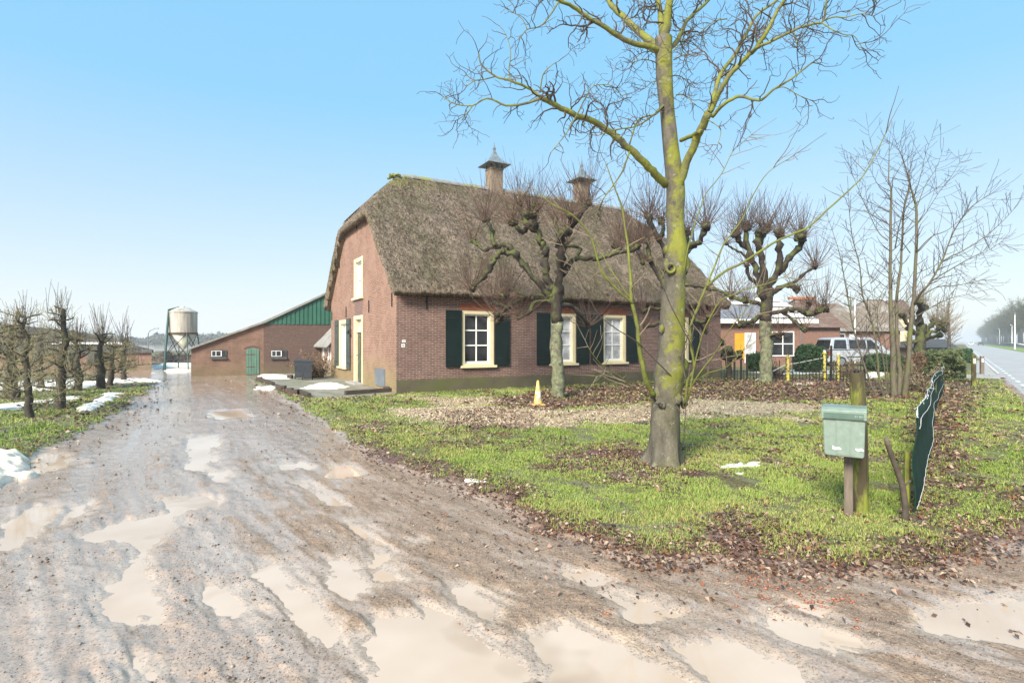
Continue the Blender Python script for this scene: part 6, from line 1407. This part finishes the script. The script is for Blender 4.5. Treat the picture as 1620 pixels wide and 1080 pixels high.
for px in (1162, 1172.5, 1182, 1315, 1368):
    k = (px-810)/F; x = (-f0[0]+f0[1]*k)/(du[0]-du[1]*k); q = f0+du*x; b = MB(); b.box(q[0]-.03, q[0]+.03, q[1]-.03, q[1]+.03, 0, 1.05 if px != 1315 else 1.4); b.lathe([(.045, 1.05 if px != 1315 else 1.4), (.05, (1.05 if px != 1315 else 1.4)+.04), (.002, (1.05 if px != 1315 else 1.4)+.12)], 8, (q[0], q[1], 0)); b.build('post', M['iron'], fnc)
for i, (px, ty, lab) in enumerate(((1244, 563, 'yellow peeling fence post with a knob, leftmost of the three, right of the pollarded tree'), (1302, 556, 'tallest yellow peeling fence post with a white cap, middle of the three'), (1323.5, 560, 'yellow peeling fence post nearest the flagpole, rightmost of the three'))):
    x, y = g(px, 604.5); y -= .12; ht = H+(540-ty)/F*y; t = thing('fence_post', (x, y, 0), lab, 'fence post', 'yellow posts along the iron fence'); b = MB(); b.lathe([(.07, -.05), (.065, .1), (.062, ht*.35), (.078, ht*.36), (.078, ht*.39), (.058, ht*.40), (.056, ht-.1), (.08, ht-.09), (.08, ht-.04), (.04, ht-.03)], 12, (x, y, 0)); b.build('shaft', M['yellow'], t)
    b = MB(); b.blob((x, y, ht+.01), .055, random.Random(i), 2, .03); b.build('knob', M['white' if i else 'yellow'], t, smooth=True)
b = MB(); ya = g(1244, 604)[1]-.1
b.tube([wp(1190, 604, ya), wp(1240, 578, ya), wp(1302, 566, ya)], .010, 5)
tag(b.build('snowy_cable', M['twine']), 'pale sagging cable strung between the yellow posts', 'cable')

# ------------------------------------------------------------ hedges and bushes
def leafmass(name, label, c, size, n, mat, seed, cat='hedge', ls=(.04, .09), noise_=.25, boxy=True, rz=0):
    R_ = np.random.RandomState(seed); t = thing(name, (c[0], c[1], 0), label, cat)
    u = R_.uniform(-1, 1, (n, 3))
    ax_ = R_.randint(0, 3, n)
    if boxy: m_ = R_.rand(n) < .75; u[np.arange(n)[m_], ax_[m_]] = np.sign(u[np.arange(n)[m_], ax_[m_]])*R_.uniform(.85, 1.05, m_.sum())
    else: u = u/np.linalg.norm(u, axis=1)[:, None]*(R_.uniform(.45, 1.0, n)**.5)[:, None]
    jit = 1+noise_*(fbm(u[:, 0]*2+seed, u[:, 1]*2+u[:, 2]*2, 3, seed)-.5)*2
    P = u*jit[:, None]*np.array(size)/2; P = np.stack([P[:, 0]*math.cos(rz)-P[:, 1]*math.sin(rz), P[:, 0]*math.sin(rz)+P[:, 1]*math.cos(rz), P[:, 2]], 1)+np.array([c[0], c[1], size[2]/2]); P[:, 2] = np.maximum(P[:, 2], .03)
    a = R_.normal(size=(n, 3)); a /= np.linalg.norm(a, axis=1)[:, None]; b_ = np.cross(a, R_.normal(size=(n, 3))); b_ /= np.linalg.norm(b_, axis=1)[:, None]
    l = R_.uniform(ls[0], ls[1], n)[:, None]; V = np.stack([P-a*l, P-b_*l*.45, P+a*l, P+b_*l*.45], 1).reshape(-1, 3)
    np_mesh('foliage', V, np.arange(4*n).reshape(-1, 4), M[mat], t, (c[0], c[1], 0))
    b = MB()
    for k in range(14): p = Vector((c[0]+R_.uniform(-.3, .3)*min(size[:2]), c[1]+R_.uniform(-.3, .3)*min(size[:2]), -.05)); b.tube([p, p+Vector((R_.uniform(-.2, .2), R_.uniform(-.2, .2), size[2]*.7))], [.03, .01], 5)
    b.build('stems', M['far_trunk'], t); return t
q = wp(1280, 590, 28.5); leafmass('laurel_bush', 'dark glossy evergreen bush behind the iron fence, left of the minivan', (q.x, 28.5), (1.55, 1.4, 1.55), 9000, 'leaf_green', 1, 'bush', (.06, .12), .3, False)
q = wp(1197, 590, 29); leafmass('evergreen_bush', 'small dark evergreen bush behind the fence beside the lone pollarded tree', (q.x, 29), (.9, .9, 1.1), 3000, 'leaf_green', 2, 'bush', (.05, .1), .4, False)
q = g(1487, 604); leafmass('clipped_hedge', 'loosely clipped olive-green hedge at the end of the sheet fence', (q[0]+RD[0]*2.3, q[1]+RD[1]*2.3), (1.5, 5, 1.2), 24000, 'hedge', 3, 'hedge', (.04, .08), .25, True, -math.atan2(RD[0], RD[1]))
q = g(1517, 574); leafmass('clipped_hedge', 'dark square-clipped hedge end beyond the roadside lawn', (q[0]+RD[0]*3, q[1]+RD[1]*3), (1.5, 6, 1.0), 14000, 'leaf_green', 4, 'hedge', (.06, .12), .06, True, -math.atan2(RD[0], RD[1]))
q = g(1440, 604); leafmass('brown_bush', 'dense rusty-brown bush at the foot of the multi-stemmed tree', (q[0]+.5, q[1]+.4), (.8, .8, 1.2), 4500, 'dry', 5, 'bush', (.04, .09), .35, False)
q = g(1400, 589); leafmass('garden_shrub', 'low evergreen shrub in the neighbouring garden behind the slim stems', (q[0], q[1]), (2.2, 1.6, 1.0), 6000, 'leaf_green', 6, 'bush', (.05, .1), .4, False)
shrub(g(1452, 622), 0, .8, 1.0, 30, 'tangle of bleached twigs where the multi-stemmed tree meets the sheet fence', 'shoot_pale', 9)
shrub(g(1228, 599), 0, .8, .95, 26, 'reddish twiggy shrub behind the fence below the white-framed window', 'shoot', 10, stemm='shoot')
shrub(g(1340, 598), 0, 1.2, .8, 34, 'brown leggy perennials behind the fence under the flagpole', 'dry', 11, stemm='shoot_pale')
# far shed and gateway by the hedge
t, z, cx = gable_house('garden_shed', 'dark low garden shed behind the clipped hedge', 50, 0, (1440, 1505), 548, 536, (1450, 1495), 'dark_trim', 'wood_end', 5)
# ------------------------------------------------------------ grass blades, leaf litter, stones
R = np.random.RandomState(12)
def cand(n, rmin, rmax, a0=-50, a1=50, pw=1.0):
    r = rmin*(rmax/rmin)**(R.rand(n)**pw); a = np.radians(R.uniform(a0, a1, n)); return r*np.sin(a), r*np.cos(a), r
m, nt, p = newmat('grass_blade'); M['blade'] = m
at = nd(nt, 'ShaderNodeAttribute', attribute_name='tint'); nt.links.new(at.outputs['Color'], p.inputs['Base Color']); p.inputs['Roughness'].default_value = .6; p.inputs['Specular IOR Level'].default_value = .25
p.inputs['Transmission Weight'].default_value = 0
m, nt, p = newmat('dead_leaf'); M['deadleaf'] = m
at = nd(nt, 'ShaderNodeAttribute', attribute_name='tint'); nt.links.new(at.outputs['Color'], p.inputs['Base Color']); p.inputs['Roughness'].default_value = .5

x, y, r = cand(1500000, 3.6, 40)
k = masks(x, y); n1 = k['n1']
clump = fbm(x*3.2, y*3.2, 3, 17)
pr = k['G']*(1-.78*np.clip(k['leaf'], 0, 1))*(1-.93*np.clip(k['straw']*1.2, 0, 1))*sstep(.34, .56, clump+.10)*(1-k['R'])
farf = np.clip(1.2-r/40, .15, 1)
keep = (R.rand(len(x)) < pr*farf*(.55+.45*sstep(.42, .6, fbm(x*2.1, y*2.1, 3, 61)))) & (k['dg'] < -.02) & (k['G'] > .5)
# keep the blades out of buildings
dx, dy = x-C0[0], y-C0[1]; tt = dx*U[0]+dy*U[1]; s_ = dx*V_[0]+dy*V_[1]; keep &= ~((tt > -.1) & (s_ > -.05)); keep &= sdist(np.array(pt_), x, y) > .02
keep &= ~((tt <= -.1) & (s_ > 7))
x, y, r, n1 = x[keep], y[keep], r[keep], n1[keep]; z = k['h'][keep]; dgk = k['dg'][keep]; lf = k['leaf'][keep]; left = x < -5
n = len(x); print('blades', n)
hgt = R.uniform(.012, .036, n)*(.8+.9*sstep(.45, .7, clump[keep]))*np.where(left, 1.0, 1.0)*(1+.015*r); wd = R.uniform(.0018, .0034, n)*np.clip(r/5, 1, 5)
an_ = R.uniform(0, 6.283, n); ln_ = R.uniform(0, .9, n); la = R.uniform(0, 6.283, n)
P = np.stack([x, y, z-.004], 1); sv_ = np.stack([np.cos(an_), np.sin(an_), np.zeros(n)], 1)*wd[:, None]
tipv = np.stack([np.cos(la)*ln_*hgt, np.sin(la)*ln_*hgt, hgt*(1-.25*ln_)], 1)
mid = P+tipv*np.array([.35, .35, .62])
V = np.stack([P-sv_, P+sv_, mid+sv_*.8, mid-sv_*.8, P+tipv], 1)
c0 = np.array([.125, .20, .03]); c1 = np.array([.28, .355, .08]); c2 = np.array([.40, .36, .13]); tq = R.rand(n)[:, None]
bigp = fbm(x*.8, y*.8, 3, 41)[:, None]
c = c0+(c1-c0)*np.clip(tq*.8+sstep(.35, .65, bigp)*.5, 0, 1); dryf = (R.rand(n) < .10+.35*(fbm(x*.6, y*.6, 2, 23) > .58))[:, None]; c = np.where(dryf, c2*(.7+.5*tq), c)
c = np.repeat(c[:, None, :], 5, 1).reshape(-1, 3)
V = V.reshape(-1, 3); b0 = np.arange(n)*5
Q = np.concatenate([np.stack([b0, b0+1, b0+2], 1), np.stack([b0, b0+2, b0+3], 1), np.stack([b0+3, b0+2, b0+4], 1)])
o = np_mesh('grass', V, Q, M['blade'], attrs={'tint': c}); tag(o, 'short bright green winter grass on the lawns and verges', 'grass', kind='stuff')

# dead leaves
x, y, r = cand(620000, 3.4, 34)
k = masks(x, y)
pr = np.clip(k['leaf']*.60+.03*k['G']+.10*sstep(.5, .62, k['n1'])*k['G'], 0, 1)*(k['dg'] < .45)*(1-k['R'])
pr = np.maximum(pr, .035*sstep(1.2, .1, k['dg']))
keep = (R.rand(len(x)) < pr); dx, dy = x-C0[0], y-C0[1]; tt = dx*U[0]+dy*U[1]; s_ = dx*V_[0]+dy*V_[1]; keep &= ~((tt > -.1) & (s_ > -.05)); keep &= sdist(np.array(pt_), x, y) > .02
keep &= R.rand(len(x)) < .50
x, y, r = x[keep], y[keep], r[keep]; z = k['h'][keep]; n = len(x); print('leaves', n)
sz = R.uniform(.009, .024, n)*np.clip(r/7, 1, 2.6); yaw = R.uniform(0, 6.283, n); tilt = R.normal(0, .45, n)
a = np.stack([np.cos(yaw), np.sin(yaw), np.sin(tilt)*.8], 1)*sz[:, None]; b_ = np.stack([-np.sin(yaw), np.cos(yaw), R.normal(0, .5, n)], 1)*sz[:, None]*R.uniform(.35, .75, n)[:, None]
P = np.stack([x, y, z+R.uniform(.003, .03, n)], 1); up = np.array([0, 0, 1])*sz[:, None]*R.uniform(.0, .6, n)[:, None]
V = np.stack([P-a, P-b_+up, P+a, P+b_+up*.6, P-b_*.2-up*.1], 1).reshape(-1, 3); b0 = np.arange(n)*5
Q = np.concatenate([np.stack([b0, b0+1, b0+4], 1), np.stack([b0+1, b0+2, b0+4], 1), np.stack([b0+2, b0+3, b0+4], 1), np.stack([b0+3, b0, b0+4], 1)])
pal = np.array([[.11, .055, .035], [.17, .09, .055], [.28, .17, .11], [.06, .035, .025], [.40, .28, .19], [.20, .08, .035]]); c = pal[R.randint(0, 6, n)]*R.uniform(.7, 1.2, (n, 1)); c = np.repeat(c[:, None], 5, 1).reshape(-1, 3)
o = np_mesh('leaf_litter', V, Q, M['deadleaf'], attrs={'tint': c}); tag(o, 'fallen brown leaves strewn over the lawn and along its edges', 'leaf litter', kind='stuff')

# straw and wood chips
x, y, r = cand(260000, 9, 22, -20, 40)
k = masks(x, y); keep = (R.rand(len(x)) < np.clip(k['straw'], 0, 1)*.45); x, y, r, z = x[keep], y[keep], r[keep], k['h'][keep]; n = len(x); print('straw', n)
yaw = R.uniform(0, 6.283, n); l = R.uniform(.03, .09, n); w_ = R.uniform(.004, .009, n)
a = np.stack([np.cos(yaw)*l, np.sin(yaw)*l, R.normal(0, .012, n)], 1); s2_ = np.stack([-np.sin(yaw)*w_, np.cos(yaw)*w_, np.zeros(n)], 1); P = np.stack([x, y, z+R.uniform(.002, .02, n)], 1)
V = np.stack([P-a-s2_, P+a-s2_, P+a+s2_, P-a+s2_], 1).reshape(-1, 3); c = np.repeat((np.array([.85, .66, .43])*R.uniform(.45, 1.1, (n, 1)))[:, None], 4, 1).reshape(-1, 3)
o = np_mesh('straw_litter', V, np.arange(4*n).reshape(-1, 4), M['deadleaf'], attrs={'tint': c}); tag(o, 'pale straw and wood chips scattered in a band across the lawn', 'straw', kind='stuff')

# gravel, clods and brick crumbs on the drive
x, y, r = cand(60000, 2.2, 16, -50, 48)
k = masks(x, y); cl = fbm(x*1.6, y*1.6, 3, 51)
keep = (k['G'] < .5) & (k['P'] < .35) & (k['R'] < .2) & (R.rand(len(x)) < sstep(.35, .62, cl)*.95+.08)
x, y, r, z = x[keep], y[keep], r[keep], k['h'][keep]; n = len(x); print('stones', n)
ico = np.array([[0, 0, 1], [.9, 0, .2], [.28, .85, .2], [-.72, .53, .2], [-.72, -.53, .2], [.28, -.85, .2], [0, 0, -.6]]); fi = np.array([[0,1,2],[0,2,3],[0,3,4],[0,4,5],[0,5,1],[6,2,1],[6,3,2],[6,4,3],[6,5,4],[6,1,5]])
s = R.uniform(.002, .006, n)*(1+1.8*(R.rand(n) < .05))*np.clip(r/7, 1, 1.6); yaw = R.uniform(0, 6.283, n); J = ico[None]*R.uniform(.7, 1.3, (n, 7, 3))*s[:, None, None]
cx2, sx2 = np.cos(yaw)[:, None], np.sin(yaw)[:, None]; V = np.stack([J[..., 0]*cx2-J[..., 1]*sx2, J[..., 0]*sx2+J[..., 1]*cx2, J[..., 2]*.7], -1)+np.stack([x, y, z+s*.2], 1)[:, None]
pal = np.array([[.16, .12, .095], [.26, .2, .16], [.08, .06, .05], [.40, .35, .30], [.20, .13, .09]]); ci = R.choice(5, n, p=[.38, .34, .10, .10, .08]); c = np.repeat(pal[ci][:, None]*R.uniform(.8, 1.2, (n, 1, 1)), 7, 1).reshape(-1, 3)
Fa = (fi[None]+np.arange(n)[:, None, None]*7).reshape(-1, 3)
o = np_mesh('gravel', V.reshape(-1, 3), Fa, M['deadleaf'], attrs={'tint': c}); tag(o, 'small stones and mud crumbs all over the drive', 'gravel', kind='stuff')
# brick crumbs
n = 280; cxy = np.array([g(*q) for q in ((1160,915),(1200,925),(1230,940),(1280,945),(1320,945),(1180,950),(1250,930),(1290,965),(965,978),(1010,875),(640,1005),(690,985))]); pk = R.choice(12, n, p=[.1,.16,.2,.12,.14,.07,.07,.04,.02,.03,.03,.02]); P = cxy[pk]+R.normal(0, .11, (n, 2))
z = masks(P[:, 0], P[:, 1])['h']; s = .003+.014*R.rand(n)**2; J = ico[None]*R.uniform(.6, 1.4, (n, 7, 3))*s[:, None, None]*np.array([1.3, 1, .5]); yaw = R.uniform(0, 6.283, n); cx2, sx2 = np.cos(yaw)[:, None], np.sin(yaw)[:, None]
V = np.stack([J[..., 0]*cx2-J[..., 1]*sx2, J[..., 0]*sx2+J[..., 1]*cx2, J[..., 2]], -1)+np.stack([P[:, 0], P[:, 1], np.maximum(z, -.03)+s*.3], 1)[:, None]
c = np.repeat(np.array([.40, .15, .085])[None, None]*R.uniform(.7, 1.15, (n, 1, 1)), 7, 1).reshape(-1, 3)
o = np_mesh('brick_rubble', V.reshape(-1, 3), (fi[None]+np.arange(n)[:, None, None]*7).reshape(-1, 3), M['deadleaf'], attrs={'tint': c}); tag(o, 'orange brick crumbs trodden into the mud by the lawn edge', 'rubble', kind='stuff')

# thin winter haze round everything
me = bpy.data.meshes.new('haze'); b = MB(); b.box(-7000, 7000, -7000, 7000, -6, 26); hz = b.build('haze', newmat('haze')[0]); hm = hz.data.materials[0]; nt = hm.node_tree
nt.nodes.remove(nt.nodes['Principled BSDF']); pv = nt.nodes.new('ShaderNodeVolumePrincipled'); pv.inputs['Color'].default_value = (.93, .96, 1, 1); pv.inputs['Density'].default_value = 0.0008; pv.inputs['Anisotropy'].default_value = .2
nt.links.new(pv.outputs[0], nt.nodes['Material Output'].inputs['Volume']); tag(hz, 'pale winter haze in the air', 'haze', kind='stuff')
